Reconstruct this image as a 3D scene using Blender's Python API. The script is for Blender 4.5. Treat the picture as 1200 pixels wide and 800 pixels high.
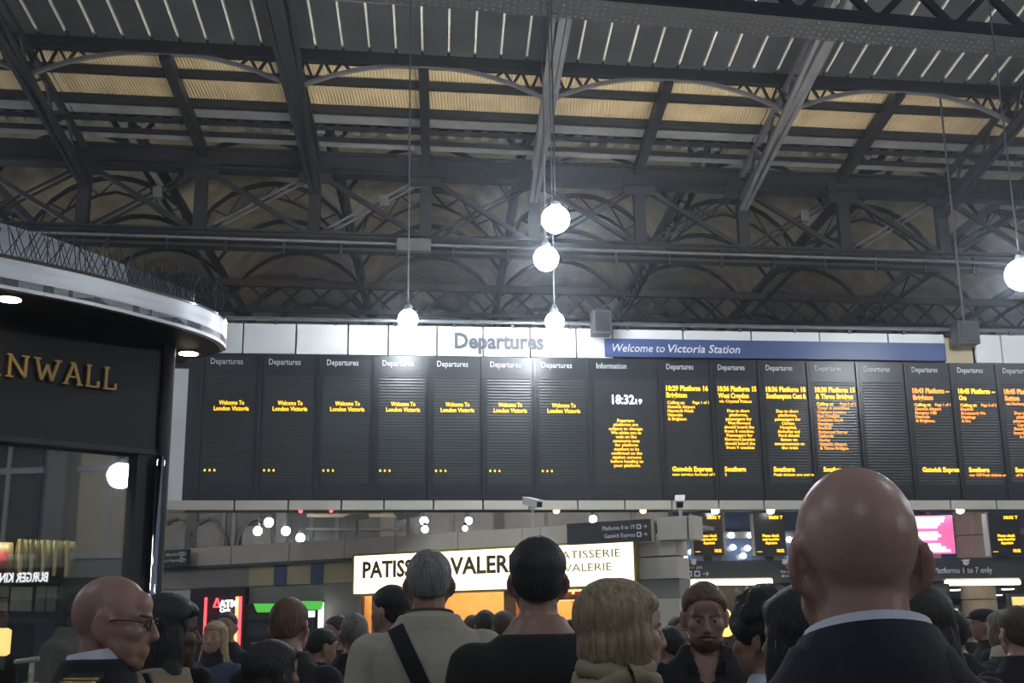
import bpy, bmesh, math, random
from mathutils import Vector, Matrix, noise
from mathutils.bvhtree import BVHTree
random.seed(7)
SC = bpy.context.scene
COL = SC.collection
for o in list(bpy.data.objects):
    bpy.data.objects.remove(o)

# ------------------------------------------------------------------ camera
F = 1400.0
PITCH = math.atan((745 - 400) / F)
ROLL = 0.0125
CAM = Vector((0, 0, 1.48))
_r = Vector((1, 0, 0)); FW = Vector((0, math.cos(PITCH), math.sin(PITCH))); _u = Vector((0, -math.sin(PITCH), math.cos(PITCH)))
RT = math.cos(ROLL) * _r - math.sin(ROLL) * _u
UP = math.cos(ROLL) * _u + math.sin(ROLL) * _r
cd = bpy.data.cameras.new('camera'); cam = bpy.data.objects.new('camera', cd); COL.objects.link(cam)
cd.sensor_width = 36.0; cd.lens = 36.0 * F / 1200.0; cd.clip_start = 0.05; cd.clip_end = 300
M = Matrix((RT, UP, -FW)).transposed().to_4x4(); M.translation = CAM
cam.matrix_world = M
SC.camera = cam

# ------------------------------------------------------------------ world, exposure
SC.view_settings.view_transform = 'Standard'; SC.view_settings.look = 'None'
SC.view_settings.gamma = 1.0; SC.view_settings.use_curve_mapping = False
SC.view_settings.exposure = 0.0
W = bpy.data.worlds.new('night'); SC.world = W; W.use_nodes = True
W.node_tree.nodes['Background'].inputs[0].default_value = (0.55, 0.68, 0.95, 1)
W.node_tree.nodes['Background'].inputs[1].default_value = 0.16
GLOBE_L = 150.0            # radiance of the hanging globe lamps

# ------------------------------------------------------------------ pixel helpers (1200 x 800 frame)
def ray(px, py):
    return FW + RT * ((px - 600) / F) + UP * ((400 - py) / F)
def P(px, py, Y):
    d = ray(px, py); return CAM + d * (Y / d.y)
def Pz(px, py, z):
    d = ray(px, py); return CAM + d * ((z - CAM.z) / d.z)
def onplane(px, py, p0, n):
    d = ray(px, py); return CAM + d * ((p0 - CAM).dot(n) / d.dot(n))
Z = Vector((0, 0, 1))

# ------------------------------------------------------------------ materials
MATS = {}
def mat(name, col, rough=0.6, metal=0.0, var=0.12, scale=6.0, bump=0.0, bscale=40.0, stretch=None, emit=None, estr=0.0, coat=0.0):
    if name in MATS: return MATS[name]
    m = bpy.data.materials.new(name); m.use_nodes = True; MATS[name] = m
    nt = m.node_tree; b = nt.nodes['Principled BSDF']
    b.inputs['Roughness'].default_value = rough; b.inputs['Metallic'].default_value = metal
    b.inputs['Coat Weight'].default_value = coat
    tc = nt.nodes.new('ShaderNodeTexCoord'); mp = nt.nodes.new('ShaderNodeMapping')
    if stretch: mp.inputs['Scale'].default_value = stretch
    nt.links.new(tc.outputs['Object'], mp.inputs[0])
    nz = nt.nodes.new('ShaderNodeTexNoise'); nz.inputs['Scale'].default_value = scale; nz.inputs['Detail'].default_value = 5
    nt.links.new(mp.outputs[0], nz.inputs['Vector'])
    rp = nt.nodes.new('ShaderNodeValToRGB')
    c = Vector(col)
    rp.color_ramp.elements[0].position = .3; rp.color_ramp.elements[1].position = .7
    rp.color_ramp.elements[0].color = (*(c * (1 - var)), 1); rp.color_ramp.elements[1].color = (*[min(1, v * (1 + var)) for v in c], 1)
    nt.links.new(nz.outputs[0], rp.inputs[0]); nt.links.new(rp.outputs[0], b.inputs['Base Color'])
    if bump:
        n2 = nt.nodes.new('ShaderNodeTexNoise'); n2.inputs['Scale'].default_value = bscale; n2.inputs['Detail'].default_value = 4
        nt.links.new(mp.outputs[0], n2.inputs['Vector'])
        bp = nt.nodes.new('ShaderNodeBump'); bp.inputs['Strength'].default_value = bump; bp.inputs['Distance'].default_value = .02
        nt.links.new(n2.outputs[0], bp.inputs['Height']); nt.links.new(bp.outputs[0], b.inputs['Normal'])
    if emit:
        b.inputs['Emission Color'].default_value = (*emit, 1); b.inputs['Emission Strength'].default_value = estr
    return m
def ribbed(name, col, axis, freq, rough=.6, depth=.4, dark=.75, vec='Object'):
    """corrugated / slatted sheet: a wave along one object axis drives relief and a little colour"""
    m = mat(name, col, rough, var=.18, scale=1.5); nt = m.node_tree; b = nt.nodes['Principled BSDF']
    tc = [n for n in nt.nodes if n.type == 'TEX_COORD'][0]
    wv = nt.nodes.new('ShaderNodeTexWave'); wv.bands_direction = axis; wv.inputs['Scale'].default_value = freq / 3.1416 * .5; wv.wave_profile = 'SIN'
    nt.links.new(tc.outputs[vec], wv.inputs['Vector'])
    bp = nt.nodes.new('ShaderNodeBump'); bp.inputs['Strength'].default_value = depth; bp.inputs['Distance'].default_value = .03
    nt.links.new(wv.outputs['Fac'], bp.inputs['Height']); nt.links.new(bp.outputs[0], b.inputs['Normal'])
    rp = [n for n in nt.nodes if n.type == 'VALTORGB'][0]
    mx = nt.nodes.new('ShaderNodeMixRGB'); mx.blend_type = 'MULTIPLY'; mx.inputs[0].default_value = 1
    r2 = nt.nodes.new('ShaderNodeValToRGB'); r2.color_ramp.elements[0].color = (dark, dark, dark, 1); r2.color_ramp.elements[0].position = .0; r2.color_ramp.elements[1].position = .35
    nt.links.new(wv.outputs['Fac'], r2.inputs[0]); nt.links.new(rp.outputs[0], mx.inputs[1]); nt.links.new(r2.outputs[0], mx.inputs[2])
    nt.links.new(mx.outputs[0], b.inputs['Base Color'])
    return m
def lamp(name, col, strength):
    m = mat(name, [min(1, c) for c in col], .4, emit=col, estr=strength); return m

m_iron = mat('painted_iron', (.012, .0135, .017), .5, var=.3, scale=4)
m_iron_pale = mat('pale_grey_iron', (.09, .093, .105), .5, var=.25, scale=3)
m_iron_red = mat('reddish_brown_iron', (.055, .035, .03), .6, var=.3)
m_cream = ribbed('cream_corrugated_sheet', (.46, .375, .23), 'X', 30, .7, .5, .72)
m_cream2 = mat('cream_vault_boarding', (.46, .40, .29), .8, var=.3, scale=1.2, bump=.15, bscale=8)
m_greysheet = mat('grey_roof_sheet', (.17, .18, .19), .7, var=.2, scale=1.5)
m_nightglass = mat('night_dark_roof_glass', (.035, .042, .045), .35, var=.25, scale=1.0)  # the night outside is put into the panes' dark base colour
m_bar = mat('white_glazing_bar', (.5, .5, .47), .5)
m_white = mat('white_enamel_panel', (.72, .72, .70), .4, var=.05, scale=2)
m_cladding = mat('warm_white_cladding', (.56, .52, .44), .5, var=.07, scale=1.5)
m_beige = mat('beige_render', (.50, .41, .25), .7, var=.08, scale=2)
m_greywall = mat('grey_wall_paint', (.27, .26, .235), .7, var=.1, scale=2)
m_black = mat('black_plastic', (.012, .012, .014), .4, var=.2)
m_frame = mat('board_black_frame', (.013, .015, .018), .35, var=.2, scale=2)
m_screen = ribbed('slatted_screen', (.030, .033, .034), 'Z', 45, .33, .12, .8)
m_navy = mat('navy_vinyl', (.045, .075, .20), .4, var=.1, scale=2)
m_signgrey = mat('charcoal_sign', (.035, .036, .042), .45, var=.12)
m_ltext = mat('white_lettering', (.75, .76, .78), .5, var=.03)
m_dtext = mat('dark_grey_lettering', (.05, .055, .065), .5, var=.05)
m_led = lamp('amber_led', (1.0, .56, .03), 1.6)
m_ledor = lamp('orange_led', (1.0, .33, .05), 1.5)
m_ledw = lamp('white_led', (.80, .72, 1.0), 2.2)
m_sign = mat('grey_steel', (.30, .31, .33), .35, metal=.8, var=.15)
m_chrome = mat('polished_chrome', (.75, .76, .80), .08, metal=1.0, var=.06, scale=3)
m_brushed = mat('brushed_steel', (.80, .81, .84), .36, metal=1.0, var=.10, scale=3, stretch=(1, 1, 12))
m_kiosk = mat('kiosk_blue_black_panel', (.009, .012, .021), .42, var=.2, scale=3)
m_dgrey = mat('dark_grey_metal', (.05, .052, .058), .45, var=.2)

# ------------------------------------------------------------------ mesh builder
WM = {}
def wm(o): return WM.get(o, Matrix())
def smooth(me):
    me.polygons.foreach_set('use_smooth', [True] * len(me.polygons)); me.update()
class MB:
    def __init__(s): s.v = []; s.f = []
    def add(s, vs, fs):
        k = len(s.v); s.v += [Vector(v) for v in vs]; s.f += [tuple(i + k for i in f) for f in fs]; return s
    def hexa(s, a, b):      # two quads (4 pts each, same winding)
        return s.add(list(a) + list(b), [(3, 2, 1, 0), (4, 5, 6, 7), (0, 1, 5, 4), (1, 2, 6, 5), (2, 3, 7, 6), (3, 0, 4, 7)])
    def box(s, c, sz, ax=None):
        c = Vector(c); X, Y, Zz = ax if ax else (Vector((1, 0, 0)), Vector((0, 1, 0)), Z)
        x, y, z = X * sz[0] / 2, Y * sz[1] / 2, Zz * sz[2] / 2
        return s.hexa([c - x - y - z, c + x - y - z, c + x + y - z, c - x + y - z], [c - x - y + z, c + x - y + z, c + x + y + z, c - x + y + z])
    def bar(s, p, q, w, h, up=Z):
        p, q = Vector(p), Vector(q); d = (q - p).normalized()
        sd = d.cross(up)
        if sd.length < 1e-4: sd = d.cross(Vector((1, 0, 0)))
        sd.normalize(); u = sd.cross(d)
        a, b = sd * w / 2, u * h / 2
        return s.hexa([p - a - b, p + a - b, p + a + b, p - a + b], [q - a - b, q + a - b, q + a + b, q - a + b])
    def tube(s, pts, r, n=8, cap=True):
        pts = [Vector(p) for p in pts]; rs = r if isinstance(r, (list, tuple)) else [r] * len(pts)
        vs = []; 
        for i, p in enumerate(pts):
            d = (pts[min(i + 1, len(pts) - 1)] - pts[max(i - 1, 0)]).normalized()
            a = d.cross(Z)
            if a.length < .05: a = d.cross(Vector((1, 0, 0)))
            a.normalize(); b = a.cross(d)
            vs += [p + (a * math.cos(6.28318 * k / n) + b * math.sin(6.28318 * k / n)) * rs[i] for k in range(n)]
        fs = [(i * n + k, i * n + (k + 1) % n, (i + 1) * n + (k + 1) % n, (i + 1) * n + k) for i in range(len(pts) - 1) for k in range(n)]
        if cap: fs += [tuple(range(n - 1, -1, -1)), tuple((len(pts) - 1) * n + k for k in range(n))]
        return s.add(vs, fs)
    def ell(s, c, r, n=16, m=10, fn=None, rot=None):
        c = Vector(c); vs = []; fs = []
        def pt(t, p):
            d = Vector((math.sin(t) * math.cos(p), math.sin(t) * math.sin(p), math.cos(t)))
            q = Vector((d.x * r[0], d.y * r[1], d.z * r[2]))
            if fn: q = fn(d, q)
            if rot: q = rot @ q
            return c + q
        vs.append(pt(0, 0))
        for i in range(1, m):
            for k in range(n): vs.append(pt(math.pi * i / m, 6.2831853 * k / n))
        vs.append(pt(math.pi, 0)); L = len(vs) - 1
        for k in range(n):
            fs.append((0, 1 + k, 1 + (k + 1) % n)); fs.append((L, 1 + (m - 2) * n + (k + 1) % n, 1 + (m - 2) * n + k))
        for i in range(m - 2):
            for k in range(n): a = 1 + i * n; fs.append((a + k, a + n + k, a + n + (k + 1) % n, a + (k + 1) % n))
        return s.add(vs, fs)
    def loft(s, rings, cap=True):
        n = len(rings[0]); vs = [v for r in rings for v in r]
        fs = [(i * n + k, i * n + (k + 1) % n, (i + 1) * n + (k + 1) % n, (i + 1) * n + k) for i in range(len(rings) - 1) for k in range(n)]
        if cap: fs += [tuple(range(n - 1, -1, -1)), tuple((len(rings) - 1) * n + k for k in range(n))]
        return s.add(vs, fs)
    def cap(s, p, q, r0, r1, n=12):   # tapered capsule
        p, q = Vector(p), Vector(q); d = (q - p).normalized(); pts = []; rs = []
        for a in (-80, -50, -20): pts.append(p + d * r0 * math.sin(math.radians(a))); rs.append(r0 * math.cos(math.radians(a)))
        for a in (20, 50, 80): pts.append(q + d * r1 * math.sin(math.radians(a))); rs.append(r1 * math.cos(math.radians(a)))
        return s.tube(pts, rs, n)
    def prism(s, poly, off):          # planar polygon (list of Vectors) extruded by off
        n = len(poly); off = Vector(off)
        return s.add([Vector(p) for p in poly] + [Vector(p) + off for p in poly],
                     [tuple(range(n - 1, -1, -1)), tuple(range(n, 2 * n))] + [(k, (k + 1) % n, n + (k + 1) % n, n + k) for k in range(n)])
    def mesh(s, name, m, world=None, sm=False):
        me = bpy.data.meshes.new(name)
        vs = [world @ v for v in s.v] if world else s.v
        me.from_pydata([tuple(v) for v in vs], [], s.f); me.update()
        bm = bmesh.new(); bm.from_mesh(me); bmesh.ops.recalc_face_normals(bm, faces=bm.faces); bm.to_mesh(me); bm.free()
        if m: me.materials.append(m)
        if sm: smooth(me)
        return me
    def build(s, name, m, parent=None, sm=False, **kw):
        me = s.mesh(name, m, wm(parent).inverted() if parent else None, sm)
        return place(name, me, parent, **kw)
def place(name, me, parent=None, label=None, cat=None, group=None, kind=None, mtx=None):
    o = bpy.data.objects.new(name, me); COL.objects.link(o)
    if parent: o.parent = parent
    if mtx is not None:
        o.matrix_local = (wm(parent).inverted() @ mtx) if parent else mtx
        WM[o] = mtx
    else: WM[o] = wm(parent) if parent else Matrix()
    return tag(o, label, cat, group, kind)
def tag(o, label=None, cat=None, group=None, kind=None):
    if label: o['label'] = label
    if cat: o['category'] = cat
    if group: o['group'] = group
    if kind: o['kind'] = kind
    return o
def thing(name, label, cat, loc=(0, 0, 0), rz=0, group=None, kind=None, scale=1):
    o = bpy.data.objects.new(name, None); COL.objects.link(o); o.empty_display_size = .1
    o.location = loc; o.rotation_euler = (0, 0, rz); o.scale = (scale,) * 3
    WM[o] = Matrix.LocRotScale(Vector(loc), Matrix.Rotation(rz, 3, 'Z'), Vector((scale,) * 3))
    return tag(o, label, cat, group, kind)

# ------------------------------------------------------------------ lettering
DG = None
TXT = {}
def text_mesh(body, bold=0.0, space=1.0, shear=0.0):
    key = (body, bold, space, shear)
    if key in TXT: return TXT[key]
    cu = bpy.data.curves.new('lettering', 'FONT'); cu.body = body; cu.size = 1; cu.extrude = .02; cu.resolution_u = 2
    cu.offset = bold; cu.space_character = space; cu.shear = shear
    ob = bpy.data.objects.new('lettering', cu); COL.objects.link(ob)
    dg = bpy.context.evaluated_depsgraph_get(); dg.update()
    me = bpy.data.meshes.new_from_object(ob.evaluated_get(dg), depsgraph=dg)
    bpy.data.objects.remove(ob)
    vs = [v.co.copy() for v in me.vertices]; fs = [tuple(p.vertices) for p in me.polygons]
    bpy.data.meshes.remove(me); bpy.data.curves.remove(cu)
    TXT[key] = (vs, fs); return TXT[key]
def text_into(mb, body, p, right, up, cap, width=None, align='L', bold=0.0, ext=.004, shear=0., mirror=False):
    """cap = capital letter height in metres; width squeezes the line to that width"""
    vs, fs = text_mesh(body, bold, 1.0, shear)
    if not vs: return
    x0 = min(v.x for v in vs); x1 = max(v.x for v in vs)
    sy = cap / .70; sx = sy if width is None else width / max(1e-4, x1 - x0)
    w = (x1 - x0) * sx
    ox = {'L': 0, 'C': -w / 2, 'R': -w}[align]
    n = right.cross(up)
    if mirror:
        mb.add([p + right * (-(v.x - x0) * sx - ox) + up * (v.y * sy) + n * (v.z / .02 * ext) for v in vs], [f[::-1] for f in fs])
    else:
        mb.add([p + right * ((v.x - x0) * sx + ox) + up * (v.y * sy) + n * (v.z / .02 * ext) for v in vs], fs)
def text(name, body, p, right, up, cap, m, parent, **kw):
    mb = MB(); text_into(mb, body, p, right, up, cap, **kw); return mb.build(name, m, parent)
# ================================================================== STRUCTURE: floor and walls
FLOOR = MB().box((2, 18, -.1), (60, 84, .2)).build('floor', mat('concourse_terrazzo', (.20, .19, .175), .25, var=.15, scale=14), kind='structure')
WB = MB().box((4, 58.2, 8), (62, .4, 17)).build('wall_back', mat('dim_end_wall', (.13, .135, .14), .8, var=.2, scale=.4), kind='structure')

# ================================================================== ROOF
# roof axes: UU runs along the girders, VV away from the viewer; v = 0 is the deep girder
th = math.radians(8); ph = math.radians(3.5)
UU = Vector((math.cos(th), math.sin(th), 0)); VV = Vector((-math.sin(ph), math.cos(ph), 0)); R0 = Vector((0, 26, 0))
def R(u, v, z): return R0 + UU * u + VV * v + Z * z
SLOPE = .0963
def zs(v): return 12.2 - v * SLOPE          # near roof slope
U0 = .55; BAY = 5.0
MAIN = [U0 + BAY * k for k in (-3, -2, -1, 0, 1, 2, 3)]
ceiling = thing('ceiling', None, None, R(0, 0, 12), kind='structure')
ceiling['label'] = 'station train shed roof of cream sheets, dark glass and vaulted boarding on iron ribs'

def panel(name, u0, u1, v0, v1, dz, m, t=.05):
    a = [R(u0, v0, zs(v0) + dz), R(u1, v0, zs(v0) + dz), R(u1, v1, zs(v1) + dz), R(u0, v1, zs(v1) + dz)]
    return MB().hexa(a, [p + Z * t for p in a]).build(name, m, ceiling)
half = BAY / 2
umin, umax = U0 - 3 * BAY, U0 + 3 * BAY
cols = [umin + half * k for k in range(13)]
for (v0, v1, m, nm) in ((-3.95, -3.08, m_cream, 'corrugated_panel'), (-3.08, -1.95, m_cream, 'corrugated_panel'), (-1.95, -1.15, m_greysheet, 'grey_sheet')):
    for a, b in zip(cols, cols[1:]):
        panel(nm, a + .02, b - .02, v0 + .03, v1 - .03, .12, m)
# louvre row: dark slot with small blocks
for a, b in zip(cols, cols[1:]):
    panel('louvre_board', a + .02, b - .02, -1.13, -.66, .22, m_iron)
    k = 0
    while a + .2 + k * .38 < b - .1:
        u = a + .2 + k * .38; k += 1
        MB().box(R(u, -.9, zs(-.9) + .13), (.16, .20, .16), (UU, VV, Z)).build('louvre_block', m_greysheet, ceiling)
    panel('eaves_board', a + .02, b - .02, -.64, -.30, .02, m_greysheet)
# glazed row nearer the viewer: panes between white bars
gl = umin
pane_w = .52
n = int((umax - umin) / pane_w)
for k in range(n):
    a = umin + k * pane_w
    for (v0, v1) in ((-5.9, -4.05), (-8.2, -5.95)):
        panel('roof_pane', a + .03, a + pane_w - .03, v0, v1, .10, m_nightglass, .03)
    MB().bar(R(a, -8.2, zs(-8.2) + .10), R(a, -4.3, zs(-4.3) + .10), .035, .06).build('glazing_bar', m_bar, ceiling)
for v, w, h in ((-4.0, .18, .30), (-3.06, .11, .16), (-1.93, .12, .18), (-1.14, .06, .10), (-.64, .07, .10), (-5.92, .08, .1)):
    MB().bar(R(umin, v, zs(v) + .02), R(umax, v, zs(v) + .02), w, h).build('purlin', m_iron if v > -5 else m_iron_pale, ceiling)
# minor rafters
for k in range(6):
    u = MAIN[k] + half
    MB().bar(R(u, -4.0, zs(-4.0) - .10), R(u, -.05, zs(-.05) - .10), .2, .26).build('minor_rafter', m_iron, ceiling)
# arched knee braces below the front purlin
for k in range(6):
    a, b = MAIN[k], MAIN[k + 1]
    arc = MB(); web = MB(); N = 14; pts = []
    for i in range(N + 1):
        t = i / N; u = a + (b - a) * t
        dz = -.62 * (abs(2 * t - 1) ** 2.2) - .10
        pts.append(R(u, -4.0, zs(-4.0) + dz))
    for p, q in zip(pts, pts[1:]): arc.bar(p, q, .07, .08, VV)
    arc.build('arched_brace', m_iron_pale, ceiling)
    for i in (0, 1, 2, 11, 12, 13):
        t0, t1 = i / N, (i + 1) / N
        top = R(a + (b - a) * (t0 + t1) / 2, -4.0, zs(-4.0) - .1)
        MB().bar(pts[i], top, .05, .05, VV).bar(top, pts[i + 1], .05, .05, VV).build('brace_web', m_iron, ceiling)

# main rafters: lattice trusses falling away from the viewer, each a thing
def lattice(mbs, p, q, drop, n, w, m_web, parent, web='web_bar', cw=.09, chh=.1, names=('top_chord', 'bottom_chord'), side=None, zig=True, m=None):
    side = side or Vector((1, 0, 0))
    dn = Vector(drop)
    MB().bar(p, q, cw, chh).build(names[0], m, parent); MB().bar(p + dn, q + dn, cw, chh).build(names[1], m, parent)
    for i in range(n):
        a = p.lerp(q, i / n); b = p.lerp(q, (i + 1) / n)
        if i % 2: a, b = a + dn, b
        else: b = b + dn
        MB().bar(a, b, w, w).build(web, m_web, parent)
for k, u in enumerate(MAIN):
    pale = k in (3, 4, 0)  # lit-looking rafters get a paler iron; that light sits in the colour
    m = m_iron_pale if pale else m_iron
    t = thing('roof_rafter_truss', ['pale grey lattice rafter sloping down over the shop kiosk', 'dark lattice rafter left of the thick roof rafter', 'thick dark lattice rafter running down to the deep girder', 'slim pale rafter above the paired hanging globe lamps',
              'pale lattice rafter above the blue banner', 'lattice rafter meeting the deep girder above the right board screens', 'far end lattice rafter beside the last globe lamp'][k], 'roof truss', R(u, 0, 11.6), group=None)
    wd = .5 if k == 2 else .3
    p, q = R(u, -9.0, zs(-9.0) - .18), R(u, -.05, zs(0) - .18)
    lattice(None, p, q, (0, 0, -.55), 12, .05, m_iron, t, cw=.12 if not k == 2 else .26, chh=.12, m=m)
    # second lower raking chord, thin
    MB().bar(R(u + wd * .6, -9.0, zs(-9.0) - .5), R(u + .05, -.1, zs(0) - 1.0), .09, .09).build('raking_tie', m, t)
    MB().bar(R(u - wd * .6, -9.0, zs(-9.0) - .5), R(u - .05, -.1, zs(0) - 1.0), .09, .09).build('raking_tie', m, t)

# deep lattice girder across the hall
ZB, ZT = 10.13, 11.92
g = thing('lattice_girder', 'deep dark lattice girder with crossed braces spanning the whole hall', 'girder', R(0, 0, ZB))
A, B = -14.5, 15.5
for zc, nm, hh in ((ZT, 'top_chord', .46), (ZB, 'bottom_chord', .24)):
    MB().bar(R(A, 0, zc), R(B, 0, zc), .14, hh).bar(R(A, -.02, zc + hh / 2), R(B, -.02, zc + hh / 2), .40, .05).bar(R(A, -.02, zc - hh / 2), R(B, -.02, zc - hh / 2), .40, .05).build(nm, m_iron, g)
MB().bar(R(A, -.05, ZB - .25), R(B, -.05, ZB - .25), .30, .07).build('lower_rail', m_iron, g)
MB().tube([R(A, -.28, ZB - .12), R(B, -.28, ZB - .12)], .035).build('conduit', m_iron_pale, g)
step = BAY / 2
us = [U0 + step * k for k in range(-6, 7)]
for u in us:
    MB().bar(R(u, 0, ZB), R(u, 0, ZT), .26, .22, VV).build('post', m_iron, g)
    MB().box(R(u, -.1, ZT - .22), (.75, .06, .5), (UU, VV, Z)).build('gusset_plate', m_iron, g)
for k, (a, b) in enumerate(zip(us, us[1:])):
    MB().bar(R(a, -.06, ZT - .2), R(b, -.06, ZB + .05), .10, .13, VV).build('diagonal', m_iron, g)
    c0, c1 = R(a, .06, ZB + .05), R(b, .06, ZT - .2)
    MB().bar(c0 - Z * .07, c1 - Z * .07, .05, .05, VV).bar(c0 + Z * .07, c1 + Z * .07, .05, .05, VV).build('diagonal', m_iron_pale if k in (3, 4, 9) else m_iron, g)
    mid = c0.lerp(c1, .62)
    if k in (2, 4, 8): MB().box(mid, (.2, .14, .26), (UU, VV, Z)).build('turnbuckle', m_iron_pale, g)
    for s in (.25, .75):
        MB().box(R(a + (b - a) * s, -.2, ZB - .2), (.05, .1, .42), (UU, VV, Z)).build('hanger_strap', m_iron, g)
MB().box(R(-2.2, -.35, ZB - .18), (.75, .2, .28), (UU, VV, Z)).build('junction_box', m_iron_pale, g)

# nearer girder: riveted bottom chord crossing the top right corner
zq = 10.9
U9 = Vector((math.cos(math.radians(11)), math.sin(math.radians(11)), 0))
g0 = thing('riveted_girder', 'nearer riveted iron girder crossing above the right of the hall', 'girder', R(3, -9.2, zq))
def G0(u, z): return R(8, -9.2, z) + U9 * (u - 8)
MB().bar(G0(-5.5, zq), G0(11, zq), .5, .22).build('bottom_chord', m_iron, g0)
MB().bar(G0(-5.5, zq - .13), G0(11, zq - .13), .62, .04).build('flange_plate', m_iron, g0)
for k in range(12):
    u = -5.4 + 1.35 * k
    MB().bar(G0(u, zq + .1), G0(u + 1.35, zq + 1.5), .12, .1, VV).build('diagonal', m_iron, g0)
    MB().bar(G0(u + 1.35, zq + .1), G0(u, zq + 1.5), .12, .1, VV).build('diagonal', m_iron, g0)
MB().bar(G0(-5.5, zq + 1.6), G0(11, zq + 1.6), .4, .2).build('top_chord', m_iron, g0)
rv = MB()
for k in range(150):
    u = -5.4 + .108 * k
    for j in (-.22, -.08, .08, .22):
        c = G0(u, zq - .15) + VV * (j + (.03 if k % 2 else 0)); rv.add([c + Vector((-.022, -.022, 0)), c + Vector((.022, -.022, 0)), c + Vector((.022, .022, 0)), c + Vector((-.022, .022, 0)), c - Z * .022], [(0, 1, 4), (1, 2, 4), (2, 3, 4), (3, 0, 4)])
rv.build('rivets', m_dgrey, g0, kind='stuff')

# far roof: rows of shallow vault bays behind the deep girder
ZSP, ZCR = 14.3, 15.9
VROW = [.6, 4.2, 7.8, 11.4, 15.0, 18.6, 22.2, 25.8, 29.4]
VB = [U0 + BAY * k for k in range(-5, 7)]
def arc(u0, u1, v, dz=0, N=10):
    return [R(u0 + (u1 - u0) * i / N, v, ZSP + (ZCR - ZSP) * (1 - (2 * i / N - 1) ** 2) ** .8 + dz) for i in range(N + 1)]
for a, b in zip(VB, VB[1:]):
    for v0, v1 in zip(VROW, VROW[1:]):
        p, q = arc(a + .03, b - .03, v0 + .04), arc(a + .03, b - .03, v1 - .04)
        mb = MB(); n_ = len(p)
        mb.add(p + q, [(i, i + 1, n_ + i + 1, n_ + i) for i in range(n_ - 1)])
        mb.add([x + Z * .05 for x in p + q], [(n_ + i, n_ + i + 1, i + 1, i) for i in range(n_ - 1)])
        mb.build('vault_panel', m_cream2, ceiling, sm=False)
    for v in VROW:
        p = arc(a, b, v, -.08); mb = MB()
        for x, y in zip(p, p[1:]): mb.bar(x, y, .08, .16, Z)
        mb.build('arched_rib', m_iron, ceiling)
    for v in VROW[3:4]:       # lattice arch below alternate ribs
        p = arc(a, b, v, -.12); ch = [x - Z * (.45 + .35 * abs(i / 5 - 1) ) for i, x in enumerate(p)]
        mb = MB()
        for x, y in zip(ch, ch[1:]): mb.bar(x, y, .07, .08, Z)
        for i in range(10):
            mb.bar(p[i], ch[i + 1], .04, .04) if i % 2 else mb.bar(ch[i], p[i + 1], .04, .04)
        mb.build('lattice_arch', m_iron, ceiling)
for k, u in enumerate(VB):
    mb = MB().bar(R(u, .3, ZSP - .05), R(u, 29.4, ZSP - .05), .16, .3)
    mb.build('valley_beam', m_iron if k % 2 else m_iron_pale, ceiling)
    t = MB().bar(R(u, .3, ZSP - .75), R(u, 29.4, ZSP - .75), .10, .1)
    t.build('valley_tie', m_iron, ceiling)
    w = MB(); N = 26
    for i in range(N):
        a = R(u, .3 + 29.1 * i / N, ZSP - .15); b = R(u, .3 + 29.1 * (i + 1) / N, ZSP - .15); d = Z * -.6
        w.bar(a + (d if i % 2 else d * 0), b + (d * 0 if i % 2 else d), .05, .05)
    if k % 2 == 0: w.build('valley_web', m_iron, ceiling)
# cross lattice truss with a reddish top chord
t = thing('cross_truss', 'long lattice truss with reddish top chord behind the departure board', 'roof truss', R(0, 17, 13))
p, q = R(-16, 16.5, 13.95), R(22, 16.5, 13.95)
MB().bar(p, q, .2, .26).build('top_chord', m_iron_red, t); MB().bar(p - Z * 1.0, q - Z * 1.0, .14, .14).build('bottom_chord', m_iron, t)
N = 36
for i in range(N):
    a = p.lerp(q, i / N); b = p.lerp(q, (i + 1) / N)
    MB().bar(a, b - Z, .07, .07, VV).build('web_bar', m_iron, t); MB().bar(a - Z, b, .07, .07, VV).build('web_bar', m_iron, t)

# ================================================================== GLOBE LAMPS
m_globe = lamp('globe_glow', (.86, .93, 1.0), GLOBE_L)
def globe(px, py, Y, d, label, ztop, group=None, wpos=None):
    c = wpos if wpos else P(px, py, Y)
    t = thing('globe_lamp', label, 'lamp', c, group=group)
    MB().ell(c, (d / 2,) * 3, 20, 12).build('globe', m_globe, t, sm=True)
    MB().tube([c + Z * (d / 2 - .02), c + Z * (d / 2 + .05), c + Z * (d / 2 + .12)], [.07, .06, .02], 12).build('lamp_cap', m_dgrey, t)
    MB().tube([c + Z * (d / 2 + .1), Vector((c.x, c.y, ztop))], .012, 6).build('cable', m_iron_pale, t)
globe(651, 257, 14.5, .36, 'brightest globe lamp, the upper one of the pair hung one above the other', 13.2)
globe(640, 303, 15.6, .34, 'globe lamp hung just below the brightest globe', 13.1)
globe(478, 374, 16.2, .28, 'globe lamp in front of the white strip, left of the Departures heading', 10.76)
globe(650, 377, 16.3, .27, 'globe lamp glowing in front of the Departures heading', 10.76)
globe(1197, 322, 15.2, .42, 'globe lamp near the white tiles past the blue banner', 13.0)
for (x, y) in ((-6, 3), (5.5, 4.5), (-1.5, -4), (8, -6)):
    globe(0, 0, 0, .36, 'globe lamp hung over the waiting crowd', 13.5, 'globe lamps over the crowd', Vector((x, y, 6.9)))
for (x, y) in ((-13.5, 12), (-14.5, 22), (-18, 33), (13, 11), (15, 20), (20, 31)):  # unseen globes added at both sides to brighten the roof
    globe(0, 0, 0, .5, 'added globe lamp out of view along the side of the hall', 12.9, 'added globe lamps along the hall sides', Vector((x, y, 7.6)))
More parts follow.
